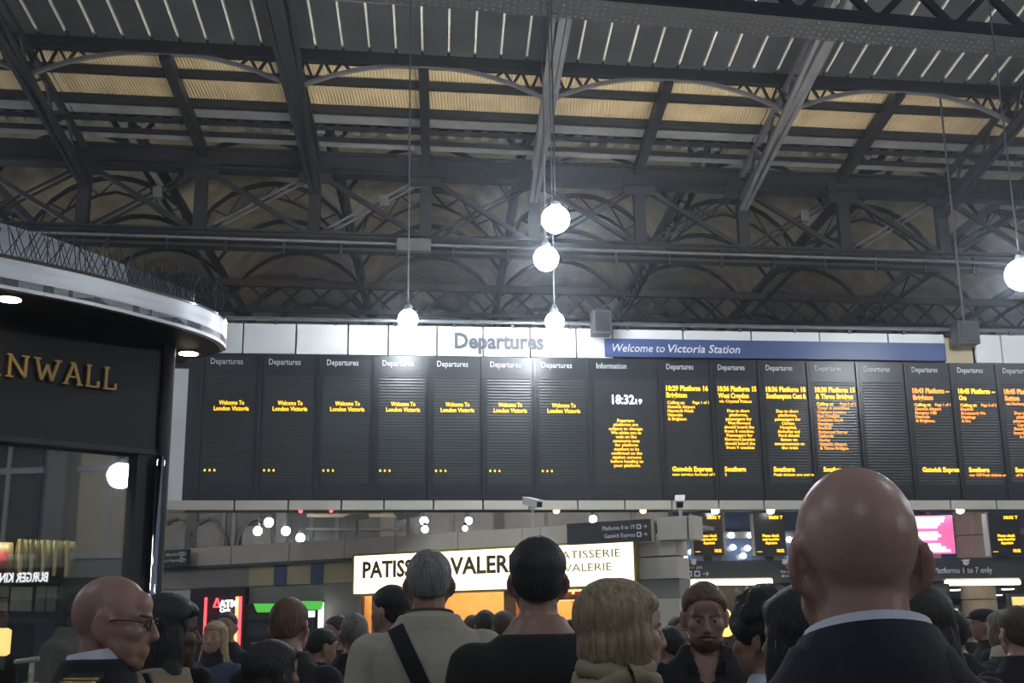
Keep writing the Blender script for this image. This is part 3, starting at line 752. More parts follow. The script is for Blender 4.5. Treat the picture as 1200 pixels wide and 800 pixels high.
for (px, py, r) in ((315, 612, 7), (302, 622, 6.5), (335, 622, 6.5), (352, 630, 6.5), (497, 610, 6), (498, 620, 5), (549, 610, 5.5), (545, 619, 4), (695, 608, 5.5)):
    yd = 28.2 if py in (620, 619) else 30; c = P(px, py, yd); d = r * 2 * yd / F * .8
    t = thing('far_globe_lamp', 'small white globe lamp glowing in the upper level behind the shop roofs', 'lamp', c, group='upper level globe lamps')
    MB().ell(c, (d / 2,) * 3, 12, 8).build('globe', m_far, t, sm=True)
    MB().tube([c + Z * d * .45, c + Z * (d * .5 + .08)], .05).build('lamp_cap', m_dgrey, t)
    MB().tube([c + Z * d * .5, c + Z * (6.55 - c.z)], .012, 6).build('cable', m_dgrey, t)
# soffit behind the board carrying those lamps
MB().box((-1.5, 27.5, 6.6), (26, 11, .15)).build('trim_1', m_dgrey, kind='structure')

# ================================================================== PASSAGE TO PLATFORMS 1-7 (right)
pas = thing('wall_passage', None, None, Vector((9, 44, 0)), kind='structure')
m_soff = mat('white_soffit', (.62, .62, .60), .6, var=.05)
m_bluew = mat('blue_evening_glass', (.05, .075, .14), .2, var=.3, scale=.7)
q0, q1 = P(790, 700, 44), P(1330, 700, 44)
MB().box(((q0.x + q1.x) / 2, 44.2, 1.3), (q1.x - q0.x, .2, 2.6)).build('end_wall', mat('dim_concourse_wall', (.22, .22, .22), .7, var=.3, scale=.6), pas)
MB().box(((q0.x + q1.x) / 2 - 2, 32.6, 2.52), (q1.x - q0.x + 4, 23, .12)).build('low_soffit', m_soff, pas)
# blue glazed upper screen above the gantry
q0, q1 = P(786, 630, 22.5), P(1330, 630, 22.5)
for k in range(9):
    x0 = q0.x + (q1.x - q0.x) * k / 9; x1 = q0.x + (q1.x - q0.x) * (k + 1) / 9
    MB().box(((x0 + x1) / 2, 22.5, 3.2), (x1 - x0 - .08, .05, 1.4)).build('glass_pane', m_bluew, pas)
    MB().box((x0, 22.45, 3.2), (.09, .12, 1.4)).build('mullion', m_mull, pas)
for z in (3.25, 3.9):
    MB().box(((q0.x + q1.x) / 2, 22.42, z), (q1.x - q0.x, .1, .12)).build('transom', m_mull, pas)
m_dl = lamp('white_downlight', (.9, .95, 1.0), 14)
for (px, py, Y) in ((801, 641, 20.5), (811, 646, 20.5), (857, 627, 20.5), (879, 627, 20.5), (859, 641, 20.5), (876, 642, 20.5), (871, 651, 20.5), (931, 652, 20.5), (925, 632, 20.5), (802, 653, 20.5)):
    c = P(px, py, 22.3)
    t = MB().ell(c, (.06, .04, .05), 10, 6).build('spot_lamp', m_dl, sm=True); tag(t, 'small white spot lamp shining in front of the blue glazing', 'lamp', 'spot lamps by the blue glazing')
for (px, py) in ((1120, 691), (1102, 696), (1132, 698), (1168, 697), (1181, 690), (1150, 693)):
    c = Pz(px, py, 2.455)
    t = MB().tube([c, c - Z * .012], .14, 14).build('downlight', m_dl); tag(t, 'round downlight in the low white ceiling of the passage', 'lamp', 'passage downlights')
# sign gantry
Yg = 18.3
zg0, zg1 = P(1000, 681.5, Yg).z, P(1000, 655, Yg).z
def GP(px, z, off=0.0): 
    p = P(px, 668, Yg - off); return Vector((p.x, Yg - off, z))
gx0, gx1 = GP(795, 0).x, GP(1330, 0).x
gan = thing('sign_gantry', 'long charcoal gantry sign reading Platforms 1 to 7 only', 'sign', ((gx0 + gx1) / 2, Yg, zg0))
EX = Vector((1, 0, 0)); EYn = Vector((0, -1, 0))
MB().box(((gx0 + gx1) / 2, Yg + .2, (zg0 + zg1) / 2), (gx1 - gx0, .4, zg1 - zg0)).build('sign_box', m_signgrey, gan)
for x in (gx0 + .25, gx0 + 3.0, gx1 - .5):
    MB().box((x, Yg + .45, zg0 / 2), (.14, .14, zg0)).build('gantry_leg', m_signgrey, gan)
def gtext(s, px0, px1, py, cap):
    p = P(px0, py, Yg - .005); q = P(px1, py, Yg - .005)
    text('lettering', s, p, EX, Z, cap, m_ltext, gan, width=q.x - p.x)
gtext('Platforms 1 to 7 only', 1095, 1163, 671.5, .085)
gtext('Assistance  gate', 796, 823, 666, .05)
gtext('To talk', 921, 935, 666, .04); gtext('Not valid in', 915, 932, 671, .04); gtext('30 seconds', 916, 933, 676, .04)
def gicon(px, py, s):
    c = P(px, py, Yg - .006)
    MB().box(c, (s, .006, s)).build('pictogram', m_ltext, gan); MB().box(c - Vector((0, .005, 0)), (s * .6, .004, s * .6)).build('pictogram_mark', m_signgrey, gan)
for px in (798.5, 807.5, 817): gicon(px, 672, .085)
gicon(1086, 668, .10)
c = P(827, 672, Yg - .006); s = .085
MB().bar(c - EX * s / 2, c + EX * s / 2, .012, .005, EYn).bar(c + EX * s * .5, c + EX * s * .1 + Z * s * .4, .012, .005, EYn).bar(c + EX * s * .5, c + EX * s * .1 - Z * s * .4, .012, .005, EYn).build('arrow', m_ltext, gan)
for px, py, lb in ((812.5, 659, 'white dome camera above the gate pictograms on the gantry'), (920, 659, 'white dome camera above the small print on the gantry'), (1132, 659, 'white dome camera above the Platforms 1 to 7 lettering')):
    c = P(px, py, Yg - .05); t = thing('dome_camera', lb, 'camera', c, group='gantry dome cameras')
    MB().ell(c, (.045, .05, .04), 12, 8).build('dome', m_cladding, t, sm=True); MB().box(c + Z * .035, (.09, .09, .015)).build('base_plate', m_white, t)
m_tube = lamp('warm_fluorescent', (1.0, .80, .45), 9)
for a, b, lb in ((806, 905, 'glowing fluorescent tube under the gantry behind the bearded man'), (1108, 1195, 'glowing fluorescent tube under the Platforms 1 to 7 lettering')):
    p, q = P(a, 683, Yg - .1), P(b, 683, Yg - .1); q.z = p.z
    t = thing('strip_light', lb, 'light', p.lerp(q, .5))
    MB().tube([p, q], .038, 10).build('tube', m_tube, t); MB().box(p.lerp(q, .5) + Z * .05 + Vector((0, .05, 0)), (q.x - p.x, .12, .03)).build('fitting', m_white, t)
# small screens on top
def minis(px0, px1, label, tint=False):
    Ys = 18.25
    a = P(px0, 625, Ys); b = P(px1, 625, Ys); z1, z0 = P((px0 + px1) / 2, 601, Ys).z, P((px0 + px1) / 2, 651, Ys).z
    t = thing('platform_screen', label, 'screen', ((a.x + b.x) / 2, Ys, z0))
    w = b.x - a.x; h = z1 - z0
    MB().box(((a.x + b.x) / 2, Ys + .08, (z0 + z1) / 2), (w, .16, h)).build('casing', mat('casing_white', (.5, .5, .5), .4), t)
    MB().box(((a.x + b.x) / 2 + .012, Ys - .005, (z0 + z1) / 2), (w - .03, .02, h)).build('screen', m_black if not tint else mat('brown_black_glass', (.035, .022, .014), .15), t)
    def tx(s, fx, fz, fw, cap, al='L'):
        text('led_lettering', s, Vector((a.x + w * fx, Ys - .018, z0 + h * fz)), EX, Z, h * cap, m_led, t, width=w * fw, bold=.04, align=al)
    tx('18:32 T', .95, .86, .42, .07, 'R')
    for i, (s, fw) in enumerate((('Please check', .52), ('main board for', .52), ('departure', .36))): tx(s, .55, .44 - i * .085, fw, .06, 'C')
    tx('...', .1, .09, .16, .06); tx('18:32', .93, .08, .22, .07, 'R')
    MB().box(((a.x + b.x) / 2, Ys + .1, (z0 + zg1) / 2), (.12, .08, abs(z0 - zg1) + .3)).build('mounting_post', m_signgrey, t)
minis(810, 847, 'small platform screen partly hidden by the end of the fascia', True)
minis(882, 920, 'small platform screen between the bald head and the blue glazing')
minis(1157, 1196, 'small platform screen beside the cream column')
# pink information screen
Ys = 18.6; a, b = P(1035, 625, Ys), P(1118, 625, Ys); z1, z0 = P(1100, 603.5, Ys).z, P(1100, 648.5, Ys).z
t = thing('information_screen', 'bright pink information screen with blocks of white lines', 'screen', ((a.x + b.x) / 2, Ys, z0))
MB().box(((a.x + b.x) / 2, Ys + .06, (z0 + z1) / 2), (b.x - a.x, .1, z1 - z0)).build('display', lamp('pink_screen', (1.0, .16, .42), .65), t)
m_ww = lamp('white_screen_line', (1.0, .95, .97), 1.6); hh = z1 - z0
for i, fw in enumerate((.88, .86, .80, .76, .0, .76, .80, .74, .0, .78, .85, .92)):
    if fw: 
        zc = z1 - hh * (.07 + i * .078)
        MB().box((a.x + .05 + (b.x - a.x - .05) * fw / 2, Ys - .0, zc), ((b.x - a.x - .05) * fw, .03, hh * .062)).build('text_line', m_ww, t)
MB().box((b.x - .35, Ys + .12, (z0 + zg1) / 2), (.3, .06, abs(z0 - zg1) + .25)).build('bracket', m_white, t)
# cream column
cx = P(1147, 700, 19.4)
colm = thing('column', 'round cream clad column standing behind the gantry', 'column', (cx.x, cx.y, 0))
zj = [0, 1.05, 1.95, 2.95, 3.6, 4.4]
for z0_, z1_ in zip(zj, zj[1:]):
    MB().tube([(cx.x, cx.y, z0_ + .008), (cx.x, cx.y, z1_ - .008)], .265, 28).build('cladding_ring', m_cladding, colm, sm=False)
MB().tube([(cx.x, cx.y, 0), (cx.x, cx.y, 4.4)], .255, 20).build('column_core', m_dgrey, colm)
# ticket gates / dark machines behind, posters
def poster(px0, px1, py0, py1, Y, label, glow, framem=m_dgrey, marks=()):
    a, b = P(px0, (py0 + py1) / 2, Y), P(px1, (py0 + py1) / 2, Y); xm = (px0 + px1) / 2; z1, z0 = P(xm, py0, Y).z, P(xm, py1, Y).z
    t = thing('advert_panel', label, 'poster', ((a.x + b.x) / 2, Y, 0))
    w = b.x - a.x
    MB().box(((a.x + b.x) / 2, Y + .05, (z0 + z1) / 2), (w + .1, .08, z1 - z0 + .1)).build('frame', framem, t)
    MB().box(((a.x + b.x) / 2, Y, (z0 + z1) / 2), (w, .03, z1 - z0)).build('poster_sheet', glow, t)
    for (fx, fz, fw, fh, m) in marks:
        MB().box((a.x + w * fx, Y - .018, z0 + (z1 - z0) * fz), (w * fw, .01, (z1 - z0) * fh)).build('printed_block', m, t)
    MB().box(((a.x + b.x) / 2, Y + .12, z0 / 2), (w * .5, .08, max(.05, z0))).build('stand', framem, t)
poster(1099, 1126, 713, 790, 17.5, 'white poster board with dark printed blocks beside the cream column', lamp('poster_white', (.95, .85, .62), .55), marks=((.66, .86, .12, .10, m_purple), (.8, .86, .12, .10, m_purple)))
poster(1187, 1225, 699, 722, 17.2, 'yellow lit display panel in a dark frame past the column', lamp('poster_yellow', (1.0, .70, .22), .8), marks=((.4, .5, .3, .2, m_beige),))
poster(1085, 1112, 688, 760, 16.6, 'blank grey green notice panel behind the dark haired woman', mat('grey_green_panel', (.10, .13, .125), .5))
poster(1136, 1149, 702, 770, 21.0, 'dark grid leaflet rack beside the column', m_signgrey, marks=[(.3 + .4 * (i % 2), .15 + .2 * (i // 2), .3, .12, m_cladding) for i in range(8)])
# lit ticket machine wall behind the bearded man
tm = thing('ticket_gate_wall', 'dark steel ticket barrier panel below the gantry', 'barrier', (P(850, 740, 19).x, 19, 0))
for k in range(5):
    a, b = P(796 + 40 * k, 720, 19.0), P(834 + 40 * k, 720, 19.0)
    MB().box(((a.x + b.x) / 2, 19.0, 1.1), (b.x - a.x, .1, 2.2)).build('panel', mat('dark_steel_panel', (.07, .07, .068), .3, metal=.4, var=.25, scale=2), tm)
    MB().box((b.x + .02, 18.97, 1.1), (.03, .12, 2.2)).build('trim_bar', m_sign, tm)
text('lettering', 'K', P(862, 693, 18.9), EX, Z, .06, m_ltext, tm); 
c = P(876, 691.5, 18.92); MB().box(c, (.085, .01, .085)).build('pictogram', m_ltext, tm); MB().box(c - Vector((0, .007, 0)), (.05, .006, .05)).build('pictogram_mark', m_signgrey, tm)
# bright advert with a yellow figure and red flower
m_fig = lamp('yellow_figure_glow', (1.0, .62, .16), 1.6)
ad = thing('lit_advert', 'small backlit advert of a yellow figure with a red flower', 'poster', (P(855, 740, 18.6).x, 18.6, 0))
c = P(852, 730, 18.5)
MB().box((c.x + .02, 18.56, 1.2), (.55, .06, 1.2)).build('panel', m_black, ad)
c.y = 18.52
MB().ell(c + Z * .10, (.075, .012, .11), 14, 10).build('figure_head', m_fig, ad, sm=True)
MB().ell(c + Vector((-.02, 0, -.10)), (.13, .012, .10), 14, 10).build('figure_body', m_fig, ad, sm=True)
MB().tube([c + Vector((.08, 0, -.03)), c + Vector((.17, 0, -.08)), c + Vector((.20, 0, -.22))], .018).build('figure_arm', m_fig, ad)
MB().ell(c + Vector((.20, 0, -.26)), (.045, .012, .045), 10, 8).build('flower', m_red, ad, sm=True)
# ================================================================== KIOSK (left foreground)
ka = math.radians(49)
KX = Vector((math.sin(ka), math.cos(ka), 0)); KN = KX.cross(Z)
K0 = P(187, 600, 5.6)
def KP(px, py, off=0.0): return onplane(px, py, K0 + KN * off, KN)
def uk(px, py=560): return (KP(px, py) - K0).dot(KX)
def kslab(u0, u1, z0, z1, off=0.0, t=.05):
    def q(u, z): return Vector((K0.x, K0.y, 0)) + KX * u + KN * off + Z * z
    f = [q(u0, z0), q(u1, z0), q(u1, z1), q(u0, z1)]
    return MB().hexa(f, [p - KN * t for p in f])
ZC0, ZC1 = 2.85, 2.975
kio = thing('food_kiosk', 'black pasty kiosk with curved polished steel canopy and gold lettering', 'kiosk', Vector((K0.x - .8, K0.y - .2, 0)))
uK0 = uk(-260); zgl = KP(80, 521).z; zhd = zgl
zt_ = ZC0 + .02
kslab(uK0, 0, zgl, zt_, 0, .2).build('fascia', m_kiosk, kio)
kslab(uK0, 0, zgl - .012, zgl + .012, .015, .05).build('fascia_trim', m_dgrey, kio)
kslab(uk(160), 0, 0, zgl, 0, .2).build('corner_post', m_kiosk, kio)
p0 = Vector((K0.x, K0.y, 0)) + KX * -.005
MB().tube([p0 + KN * .02, p0 + KN * .02 + Z * zt_], .028, 14).build('edge_column', m_dgrey, kio, sm=False)
MB().box(p0 - KN * .53 - KX * .03 + Z * zt_ / 2, (.06, 1.0, zt_), (KX, KN, Z)).build('side_wall', m_kiosk, kio)
kslab(uK0, uk(160), 0, .9, 0, .2).build('counter_front', m_kiosk, kio)
for px in (-100,):
    kslab(uk(px), uk(px) + .06, .9, zgl, 0, .1).build('window_mullion', m_kiosk, kio)
pc = Vector((K0.x, K0.y, 0)) + KX * -.035 + KN * .05
zc = KP(182, 536).z
MB().tube([pc + Z * .3, pc + Z * zc], .018, 14).build('chrome_tube', m_chrome, kio, sm=True)
for z in (.35, zc - .03): MB().box(pc + Z * z - KN * .025, (.04, .07, .03), (KX, KN, Z)).build('tube_bracket', m_chrome, kio)
# canopy: plan outline found at the height of its rim
rim = [Pz(x, y, ZC0) for x, y in ((0, 337), (47, 345.5), (93, 354.5), (140, 365), (187, 377), (212, 383.5), (233, 390), (250, 396.5), (261, 403), (266, 410), (262, 415), (245, 420), (215, 426))]
ext = rim[0] + (rim[0] - rim[2]) * 1.6
inner = Vector((K0.x, K0.y, ZC0)) + KX * uK0 - KN * .4
tail = rim[-1] + Vector((-1.4, .8, 0))
# smooth the rim
def chaikin(pts, n=2):
    for _ in range(n):
        out = [pts[0]]
        for a, b in zip(pts, pts[1:]): out += [a * .75 + b * .25, a * .25 + b * .75]
        pts = out + [pts[-1]]
    return pts
path = chaikin([ext] + rim + [tail], 3)
def normals(path):
    out = []
    for i in range(len(path)):
        d = path[min(i + 1, len(path) - 1)] - path[max(i - 1, 0)]; d.z = 0; d.normalize(); out.append(d.cross(Z))
    return out
nn = normals(path)
def ribbon(path, z0, z1, t, nrm, o0=0.):
    mb = MB(); n = len(path); vs = []
    for p, q in zip(path, nrm):
        a = p + q * o0; b = p + q * (o0 - t)
        vs += [Vector((a.x, a.y, z0)), Vector((a.x, a.y, z1)), Vector((b.x, b.y, z1)), Vector((b.x, b.y, z0))]
    fs = [(i * 4 + k, i * 4 + (k + 1) % 4, i * 4 + 4 + (k + 1) % 4, i * 4 + 4 + k) for i in range(n - 1) for k in range(4)]
    return mb.add(vs, fs)
ke = max(range(len(path)), key=lambda i: path[i].x / path[i].y) + 1
ribbon(path[:ke + 1], ZC0, ZC1, .03, nn).build('canopy_band', m_brushed, kio)
ribbon(path[ke:], ZC0 + .02, ZC1, .03, nn[ke:]).build('canopy_rear_edge', m_black, kio)
ribbon(path[:ke + 1], ZC1, ZC1 + .008, .05, nn, .003).build('canopy_bead', m_chrome, kio, sm=False)
sof = [Vector((p.x, p.y, ZC0 + .015)) for p in path] + [inner + Vector((0, 1.2, .015)), inner + Vector((0, 0, .015))]
MB().prism(sof, (0, 0, .03)).build('canopy_soffit', m_black, kio)
# inner upstand
top = [Pz(x, y, 3.22) for x, y in ((0, 261), (58, 277), (100, 293), (128, 303), (145, 310), (180, 323), (210, 335), (233, 346))]
p2 = chaikin([top[0] + (top[0] - top[1]) * 3] + top + [top[-1] + Vector((-.12, .12, 0)), top[-1] + Vector((-.9, .25, 0))], 2); n2 = normals(p2)
k = next(i for i, p in enumerate(p2) if p.y > top[4].y)
ribbon(p2[:k + 1], ZC1 - .1, 3.22, .03, n2).build('upstand_panel', mat('satin_aluminium', (.62, .62, .62), .45, metal=.35, var=.12, scale=3, stretch=(1, 1, 8)), kio, sm=True)
ribbon(p2[k:], ZC1 - .1, 3.22, .03, n2[k:]).build('upstand_panel', mat('dull_zinc', (.22, .22, .23), .45, metal=.7, var=.2), kio, sm=True)
MB().prism([Vector((p.x, p.y, 3.0)) for p in p2], (0, 0, .02)).build('roof_sheet', m_dgrey, kio)
# downlights in the soffit
m_down = lamp('warm_downlight', (1.0, .80, .48), 30)
for px, py, lb in ((11, 350.5, 'warm recessed downlight in the kiosk canopy above the gold letters'), (221, 414, 'warm recessed downlight at the rounded end of the kiosk canopy')):
    c = Pz(px, py, ZC0 + .012)
    t = thing('downlight', lb, 'lamp', c)
    MB().tube([c, c - Z * .004], .046, 18).build('lens', m_down, t); MB().tube([c + Z * .004, c - Z * .002], .060, 18).build('trim_ring', m_chrome, t)
# bird spikes along the band
cum = 0; strips = []
i = 0; L = []
for a, b in zip(path, path[1:]):
    n_ = max(1, int((b - a).length / .045))
    for j in range(n_): L.append((a.lerp(b, j / n_), (b - a).normalized()))
L = [q for q in L if q[0].y > rim[0].y - .6 and q[0].x < rim[10].x + 1]
per = 6
rnd = random.Random(3)
for s in range(0, len(L) - per, per):
    seg = L[s:s + per + 1]
    c = seg[per // 2][0]
    if (c - rim[9]).length > 3 or c.y > rim[-1].y: continue
    t = thing('bird_spike_strip', 'strip of wire bird spikes fixed along the top of the kiosk canopy', 'bird spikes', Vector((c.x, c.y, ZC1 + .015)), group='bird spikes on the kiosk canopy')
    def inn(q): return Vector((q[0].x, q[0].y, ZC1 + .018)) - q[1].cross(Z) * .03
    MB().bar(inn(seg[0]), inn(seg[-1]), .02, .008).build('base_strip', m_dgrey, t)
    for q in seg[:-1]:
        for sgn in (-1, 1):
            b = inn(q); d = (Z + q[1] * sgn * rnd.uniform(.15, .6) - q[1].cross(Z) * rnd.uniform(-.25, .3)).normalized()
            MB().tube([b, b + d * rnd.uniform(.12, .17)], .0022, 4).build('spike', m_dgrey, t)
# tangle of wire at the far end
c = Pz(258, 345, 3.1)
# gold slab-serif lettering, strokes in a unit box
G = {'C': [((.9, .78), (.7, .95)), ((.7, .95), (.3, .95)), ((.3, .95), (.06, .7)), ((.06, .7), (.06, .3)), ((.06, .3), (.3, .05)), ((.3, .05), (.7, .05)), ((.7, .05), (.9, .22)), ((.9, .7), (.9, 1.))],
     'O': [((.3, .95), (.7, .95)), ((.7, .95), (.94, .7)), ((.94, .7), (.94, .3)), ((.94, .3), (.7, .05)), ((.7, .05), (.3, .05)), ((.3, .05), (.06, .3)), ((.06, .3), (.06, .7)), ((.06, .7), (.3, .95))],
     'R': [((.15, .05), (.15, .95)), ((0, .03), (.35, .03)), ((0, .97), (.6, .97)), ((.6, .97), (.8, .8)), ((.8, .8), (.8, .62)), ((.8, .62), (.6, .47)), ((.6, .47), (.15, .47)), ((.5, .47), (.85, .03)), ((.7, .03), (1, .03))],
     'N': [((.15, .05), (.15, .95)), ((.85, .05), (.85, .95)), ((.15, .95), (.85, .05)), ((0, .03), (.34, .03)), ((0, .97), (.22, .97)), ((.66, .97), (1, .97))],
     'W': [((.12, .95), (.32, .05)), ((.32, .05), (.5, .75)), ((.5, .75), (.68, .05)), ((.68, .05), (.88, .95)), ((0, .97), (.26, .97)), ((.74, .97), (1, .97))],
     'A': [((.15, .05), (.48, .95)), ((.52, .95), (.85, .05)), ((.27, .35), (.73, .35)), ((0, .03), (.3, .03)), ((.7, .03), (1, .03)), ((.3, .97), (.55, .97))],
     'L': [((.2, .05), (.2, .95)), ((0, .97), (.42, .97)), ((0, .03), (.95, .03)), ((.95, .03), (.95, .3))]}
m_goldL = mat('brass_lettering', (.62, .40, .16), .45, metal=.6, var=.08)
hgt = (KP(20, 418).z - KP(20, 445).z)
zbase = KP(20, 444).z
def kletter(ch, px0, px1):
    u0, u1 = uk(px0, 440), uk(px1, 440); mb = MB()
    def q(x, y): return Vector((K0.x, K0.y, 0)) + KX * (u0 + (u1 - u0) * x) + KN * .02 + Z * (zbase + hgt * y)
    for a, b in G[ch]: 
        th_ = .013 if not (abs(a[1] - b[1]) < .02) else .008
        mb.bar(q(*a), q(*b), th_, .02, KN)
    return mb.build('letter', m_goldL, kio)
for ch, a, b in (('C', -112, -90), ('O', -85, -60), ('R', -30, -1.5), ('N', 4, 31), ('W', 35.5, 69), ('A', 71.5, 95), ('L', 98, 114), ('L', 119, 134)):
    kletter(ch, a, b)
# glass
mg = bpy.data.materials.new('kiosk_glass'); mg.use_nodes = True; nt = mg.node_tree; nt.nodes.clear()
o_ = nt.nodes.new('ShaderNodeOutputMaterial'); mx = nt.nodes.new('ShaderNodeMixShader'); tr = nt.nodes.new('ShaderNodeBsdfTransparent'); gl = nt.nodes.new('ShaderNodeBsdfGlossy')
gl.inputs['Roughness'].default_value = .01; gl.inputs['Color'].default_value = (.95, .97, 1, 1); tr.inputs[0].default_value = (.85, .88, .88, 1); mx.inputs[0].default_value = .18
nt.links.new(tr.outputs[0], mx.inputs[1]); nt.links.new(gl.outputs[0], mx.inputs[2]); nt.links.new(mx.outputs[0], o_.inputs[0])
kslab(uk(-100) + .06, uk(160), .9, zgl, -.05, .008).build('window_pane', mg, kio)
kslab(uK0, uk(-100), .9, zgl, -.05, .008).build('window_pane', mg, kio)
# inside of the kiosk
def KI(px, py, off): return KP(px, py, -off)
kslab(uK0, -.06, 0, 2.8, -1.5, .05).build('back_wall', m_black, kio)
kslab(uK0, -.06, 0, .03, -.2, 1.3).build('kiosk_floor', m_black, kio)
# snack rack: row of packets on a shelf near the glass
zr0 = KI(90, 676, .25).z
rk = thing('snack_shelf', 'black shelf rail with price cards behind the kiosk window', 'shelf', KI(60, 690, .25))
uA, uB = uk(-40), uk(100)
def kin(u0, u1, z0, z1, off, t): return kslab(u0, u1, z0, z1, -off, t)
kin(uA, uB, zr0 - .035, zr0, .2, .25).build('shelf_board', m_black, rk)
zc0 = KI(60, 716, .2).z; 
kin(uA, uB, zc0 - .03, zr0 - .035, .22, .03).build('card_panel', m_black, rk)
hC = (zr0 - .035 - zc0)
m_card = mat('grey_price_card', (.20, .20, .19), .6); m_card2 = mat('pale_oval_card', (.30, .31, .28), .6)
for i, (a, b) in enumerate(((12, 26), (29, 41), (44, 69), (73, 84), (86, 97))):
    if i == 2:
        kin(uk(a), uk(b), zc0 + .0, zr0 - .05, .21, .01).build('menu_card', m_card2, rk)
    else:
        kin(uk(a), uk(b), zc0 + hC * .5, zr0 - .045, .21, .01).build('price_card', m_card, rk); kin(uk(a), uk(b), zc0, zc0 + hC * .44, .21, .01).build('price_card', m_card, rk)
m_pk = [mat('olive_packet', (.16, .16, .075), .35, var=.5, scale=18), mat('dark_green_packet', (.10, .12, .06), .35, var=.5, scale=16), mat('tan_packet', (.32, .26, .14), .35, var=.3, scale=12)]
hP = KI(100, 634, .3).z - zr0
def packet(u0, u1, off, m, h, label, group=None, edge=None, tilt=0):
    t = thing('snack_packet', label, 'packet', Vector((K0.x, K0.y, 0)) + KX * (u0 + u1) / 2 - KN * off + Z * zr0, group=group)
    mb = MB(); rings = []
    n = 8
    for i in range(n + 1):
        f = i / n; bulge = math.sin(math.pi * f) ** .6; w = (u1 - u0) / 2 * (1 - .06 * bulge); d = .006 + .05 * bulge; ring = []
        for j in range(12):
            an = 6.2832 * j / 12; ring.append(Vector((K0.x, K0.y, 0)) + KX * ((u0 + u1) / 2 + w * math.copysign(abs(math.cos(an)) ** .5, math.cos(an)) + tilt * f) - KN * (off - d * math.sin(an)) + Z * (zr0 + h * f))
        rings.append(ring)
    mb.loft(rings).build('bag', m, t, sm=True)
    if edge:
        kin(u0 - .004, u0 + .012, zr0 + .005, zr0 + h, off - .05, .01).build('bag_seam', edge, t)
m_seam = mat('cream_seam', (.55, .45, .25), .4)
for i, (a, b) in enumerate(((58, 70), (71, 84), (85, 98), (99, 112), (113, 127))):
    packet(uk(a), uk(b), .34, m_pk[i % 2], hP, 'green crisp packet with cream edge in the row on the kiosk shelf', 'green crisp packets', m_seam)
m_rp = mat('red_packet', (.42, .03, .025), .35, var=.2); m_yp = mat('yellow_tan_packet', (.58, .42, .18), .4, var=.2)
packet(uk(2), uk(30), .36, m_yp, hP * .85, 'yellow tan bag leaning on the kiosk shelf behind the red packet', tilt=.02)
packet(uk(14), uk(44), .30, m_rp, hP * .62, 'red packet lying in front of the yellow bag on the kiosk shelf')
packet(uk(36), uk(57), .38, m_pk[2], hP * .92, 'tan bag standing between the red packet and the green ones')
# drinks machine, warm lit container, white tap
mc = thing('coffee_machine', 'black coffee machine under the price cards inside the kiosk', 'machine', KI(40, 760, .5) * 1)
kin(uk(-30), uk(88), .9, zc0 - .05, .35, .4).build('housing', m_black, mc)
kin(uk(10), uk(78), .9, .98, .25, .1).build('drip_tray', m_sign, mc)
cy = KI(3, 752, .30)
wl = thing('warm_lamp', 'small glowing yellow lantern beside the coffee machine', 'lamp', cy)
MB().tube([cy - Z * .06, cy - Z * .05, cy + Z * .05, cy + Z * .06], [.02, .035, .035, .02], 14).build('shade', lamp('lantern_glow', (1.0, .68, .22), 2.0), wl, sm=True)
MB().tube([cy - Z * .12, cy - Z * .06], .018).build('stem', m_sign, wl)
cy = KI(38, 772, .25)
tp = thing('white_pump', 'white pump dispenser handle in front of the coffee machine', 'dispenser', cy)
MB().tube([cy - Z * .2, cy - Z * .015], .013).build('pump_stem', m_white, tp, sm=True); MB().cap(cy - KX * .07 - Z * .01, cy + KX * .02, .011, .014).build('pump_handle', m_white, tp, sm=True)
MB().tube([cy - Z * .36, cy - Z * .1], .035).build('pump_bottle', m_white, tp, sm=True)
kl = kslab(uK0 + .3, -.35, 2.50, 2.52, -.24, .10).build('ceiling_light_panel', lamp('added_kiosk_light', (1.0, .84, .60), 110.0)); tag(kl, 'added warm light panel hidden above the pasty kiosk window', 'light')  # hidden panel added to brighten the shelf behind the glass
kslab(uK0, -.06, 2.53, 2.56, -.2, 1.3).build('kiosk_ceiling', m_black, kio)

# ================================================================== SIDE OF THE HALL (seen mirrored in the kiosk window)
wr = thing('wall_right', None, None, (13.2, -5, 0), kind='structure')
m_stone = mat('pale_stone_facade', (.42, .39, .33), .8, var=.12, scale=.7); m_timber = mat('brown_soffit_boards', (.20, .13, .07), .7, var=.25, scale=2)
m_dimwin = lamp('dim_lit_window', (.50, .42, .28), .22)
MB().box((13.3, -5, 3.6), (.2, 26, 7.2)).build('facade', m_stone, wr)
for y in range(-17, 8, 2):
    MB().box((13.1, y, 4.4), (.3, .34, 5.4)).build('pilaster', m_stone, wr)
    MB().box((13.17, y + 1, 4.3), (.08, 1.25, 2.6)).build('window_sash', m_dimwin if y % 3 == 0 else m_tint, wr)
    MB().box((13.12, y + 1, 4.3), (.08, .07, 2.6)).build('window_bar', m_white, wr)
    for z in (2.95, 4.5, 5.65): MB().box((13.12, y + 1, z), (.1, 1.35, .1)).build('window_bar', m_white, wr)
MB().box((12.9, -5, 2.7), (.5, 26, .3)).build('cornice', m_stone, wr)
MB().box((11.6, -5, 7.3), (3.6, 26, .25)).build('soffit_beam', m_timber, wr)
MB().box((12.95, -5, 1.2), (.1, 26, 2.0)).build('shop_glazing', m_tint, wr)
q = KP(145, 556); d = (q - CAM).normalized(); d = d - KN * 2 * d.dot(KN); c = q + d * 11
globe(0, 0, 0, .34, 'globe lamp beside the hall facade, mirrored in the kiosk window', 13.0, None, c)

